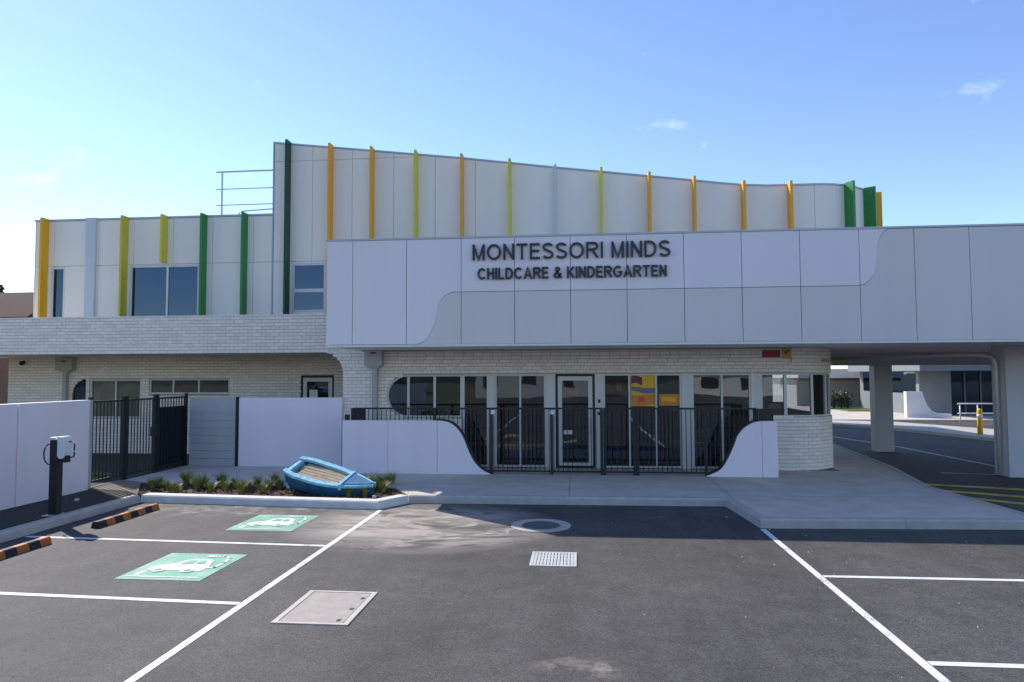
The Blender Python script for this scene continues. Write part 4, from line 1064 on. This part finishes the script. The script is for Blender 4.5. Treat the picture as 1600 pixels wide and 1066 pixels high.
for i in range(2):
    p = onZ(585 if i == 0 else 120, 778 if i == 0 else 783, .12)
    bm = bmesh.new(); bmesh.ops.create_icosphere(bm, subdivisions=2, radius=.045)
    for v in bm.verts: v.co *= random.uniform(.8, 1.15); v.co.z *= .7
    me = bpy.data.meshes.new('stone'); bm.to_mesh(me); bm.free(); me.materials.append(M['lid_frame'])
    o = bpy.data.objects.new('stone', me); C.objects.link(o); o.location = (p.x, p.y, .14)
    tag(o, ['small white stone on the mulch beside the boat', 'small pale stone near the car charger base'][i], 'stone')

# ------------------------------------------------------------------ beyond the canopy
def gp_(u, v, z=0): p = onZ(u, v, z); return (p.x, p.y)
struct(MB().xy([gp_(1280,665), gp_(1396,672.5), gp_(1563,691), gp_(1700,707), gp_(1700,690), gp_(1563,676), gp_(1396,663), gp_(1280,659.5)], .0, .12).obj('far_kerb', 'kerb'))
struct(MB().xy([(11,36.2),(60,36.2),(60,70),(11,70)], -.01, .09).obj('far_footpath', 'concrete'))
nb_ = G('neighbouring_building', 'grey neighbouring building with dark shopfront glass beyond the canopy', 'building', (23, 42, 0))
YN = 40.0
n0, n1, n2, n3 = fx(1436,600,YN), fx(1486,600,YN), fx(1562,600,YN), fx(1680,600,YN)
nb_.part(bx(n0, n1, YN, YN+8, .09, 3.1), 'wall', 'neighbour'); nb_.part(bx(n2+1.5, n3, YN, YN+8, .09, 3.1), 'wall', 'neighbour')
nb_.part(bx(n0-.7, n3+.4, YN-1.6, YN+8.2, 2.55, 5.5), 'upper_storey', 'neighbour'); nb_.part(bx(n1+.01, n2+1.49, YN+.5, YN+.6, .1, 2.54), 'shop_glass', 'dark_glass')
nb_.part(bx(n1+.01, n2+1.49, YN+4, YN+4.1, .1, 2.5), 'back_wall', 'dark')
nb_.part(bx(n0-.03, n0-.004, YN+.4, YN+7.4, 1.3, 2.5), 'side_window', 'dark_glass')
for i in range(6): x = n1+.05+i*.85; nb_.part(bx(x, x+.07, YN+.42, YN+.49, .1, 2.54), 'mullion', 'joint')
sw_ = [(1416,612),(1441,612),(1444,622),(1449,634),(1456,642),(1466,646),(1487,647)]
YS = YN-1.9; pts = [(fx(u,v,YS), fz(u,v,YS)) for u, v in sw_]
o = MB().xz([(pts[0][0],.09)]+pts+[(pts[-1][0],.09)], YS, YS+.3).obj('swoosh_wall', 'white_metal'); tag(o, 'white wall with concave sweep in front of grey neighbouring building', 'wall')
# yellow bollard and white rails
bp = onZ(1532,684)
bl = G('bollard', 'yellow safety bollard with rounded top beside the sunny footpath', 'bollard', (bp.x, bp.y, 0))
bl.part(MB().tube([(bp.x,bp.y,0),(bp.x,bp.y,1.0),(bp.x,bp.y,1.06),(bp.x,bp.y,1.09)], [.09,.09,.07,.02], 14), 'post', 'amber_post', smooth=True)
bl.part(MB().tube([(bp.x,bp.y,.75),(bp.x,bp.y,.87)], .092, 14), 'reflective_band', 'white_metal', smooth=True)
hr = G('handrail', 'white tubular handrail behind the yellow bollard', 'handrail', (bp.x, 34, 0))
YH = 33.5; a, b = fx(1500,640,YH), fx(1640,640,YH)
for i in range(6): x = a+(b-a)*i/5; hr.part(MB().tube([(x,YH,.0),(x,YH,.98)], .03), 'post', 'white_metal', smooth=True)
for z in (.55, 1.0): hr.part(MB().tube([(a-.1,YH,z),(b,YH,z)], .03), 'rail', 'white_metal', smooth=True)
# distant low shop, hedge, garden
YD = 50.0
fs_ = G('distant_shop', 'distant low shop with white roof edge and brown posts', 'building', (20, YD, 0))
d0, d1 = fx(1255,600,YD), fx(1420,600,YD)
fs_.part(bx(d0, d1, YD+1.5, YD+9, 0, 2.1), 'wall', 'fence_grey'); fs_.part(bx(d0-.5, d1, YD-.5, YD+9.5, 2.12, 2.75), 'roof', 'white_metal'); fs_.part(bx(d0-.4, d1, YD-.3, YD+1, 1.9, 2.11), 'eave_beam', 'timber')
for u in (1348, 1358): x = fx(u,610,YD); fs_.part(bx(x-.12, x+.12, YD, YD+.25, 0, 1.89), 'post', 'timber')
struct(MB().xy([(16.5,44),(22,44),(22,48.5),(16.5,48.5)], .0, .14).obj('far_garden', 'grass'))
def shrub(x, y, z, rx, rz, n, label, cat='shrub', group=None, name='shrub', m='leaf_dark'):
    g_ = thing(name, label, cat, (x, y, z), group); mb = MB()
    for i in range(n):
        d = Vector((random.gauss(0,1), random.gauss(0,1), random.gauss(0,1))).normalized()*random.random()**.45
        p = Vector((d.x*rx, d.y*rx, rz+d.z*rz)); s_ = random.uniform(.03,.075)*(1+rz*.25)*(2.0 if rz > 3 else 1)
        a_ = Vector((random.gauss(0,1), random.gauss(0,1), random.gauss(0,1))).normalized(); b_ = a_.orthogonal().normalized()
        mb.add([p-a_*s_, p+b_*s_*.5, p+a_*s_, p-b_*s_*.5], [(0,1,2,3)])
    mb.obj('crown', m, g_); MB().tube([(0,0,0),(.03*rx,0,rz)], [.05+.03*rz,.02+.01*rz], 6).obj('trunk', 'bark', g_)
    if rz > 1:
        for k in range(5):
            a_ = k*1.26; MB().tube([(0,0,rz*.7),(math.cos(a_)*rx*.5, math.sin(a_)*rx*.5, rz*1.2)], [.05,.02], 5).obj('limb', 'bark', g_)
for u in (1292, 1303, 1314, 1324): shrub(fx(u,625,47), 47, .1, .45, .62, 500, 'dark rounded shrub in the far garden before the distant shop', group='dark shrubs by the distant shop')
# house and tree behind the left end
ho = G('neighbouring_house', 'brick house with brown tiled gable roof behind the left wing', 'house', (-40, 40, 0))
YHs = 38.0; hx1 = fx(47,480,YHs); hz = fz(40,493,YHs); zr = fz(10,467,YHs)
ho.part(bx(hx1-14, hx1-.4, YHs+.4, YHs+9, 0, hz), 'wall', 'house_brick')
ho.part(MB().prism([(hx1-15,YHs-.2,hz-.1),(hx1,YHs-.2,hz-.1),(hx1,YHs+9.6,hz-.1),(hx1-15,YHs+9.6,hz-.1)], [(hx1-10,YHs+4.6,zr+1.0),(hx1-1.6,YHs+4.6,zr+1.0),(hx1-1.6,YHs+4.8,zr+1.0),(hx1-10,YHs+4.8,zr+1.0)]), 'roof', 'roof_tile')
shrub(fx(-22,440,46), 46, 0, 2.1, 4.9, 5200, 'dark dense tree behind the tiled house roof', 'tree', name='tree')
# wooded rise and trees across the road behind the viewer (seen in the window reflections)
mb = MB(); n = 60; vs = []
for i in range(n+1):
    x = -320+640*i/n; hgt = 13+5*math.sin(i*.31)+3*math.sin(i*.83+1)
    vs += [(x,-150,-.02), (x,-230,hgt*.75), (x,-330,hgt*1.35), (x,-480,-.02)]
mb.add(vs, [(4*i+j, 4*i+4+j, 4*i+5+j, 4*i+1+j) for i in range(n) for j in range(3)])
struct(mb.obj('hills', 'hill', smooth=True))
for i, (x, y, r_) in enumerate(((-26,-52,2.4),(-14,-60,2.0),(-3,-55,2.6),(9,-62,2.1),(22,-56,2.5))):
    shrub(x, y, 0, r_, r_*1.25, 1500, 'bushy street tree across the road behind the car park', 'tree', 'street trees behind the car park', 'tree')

def far_house(x, y, w, wallm, label):
    g_ = G('house', label, 'house', (x, y, 0))
    wl_ = g_.part(bx(x, x+w, y-8, y, 0, 2.9), 'wall', wallm)
    g_.part(MB().prism([(x-.5,y-8.5,2.91),(x+w+.5,y-8.5,2.91),(x+w+.5,y+.5,2.91),(x-.5,y+.5,2.91)], [(x+3,y-4.2,5.2),(x+w-3,y-4.2,5.2),(x+w-3,y-3.8,5.2),(x+3,y-3.8,5.2)]), 'roof', 'roof_tile')
    for k in range(3): bx(x+1.2+k*w/3.2, x+2.8+k*w/3.2, y+.005, y+.05, 1.0, 2.2).obj('window', 'dark', wl_)
far_house(-34, -40, 13, 'house_brick', 'red brick house with tiled roof across the road')
far_house(-12, -44, 14, 'fence_grey', 'grey rendered house with tiled roof across the road')
far_house(12, -41, 13, 'soffit', 'cream house with tiled roof across the road')
S.render.engine = 'CYCLES'
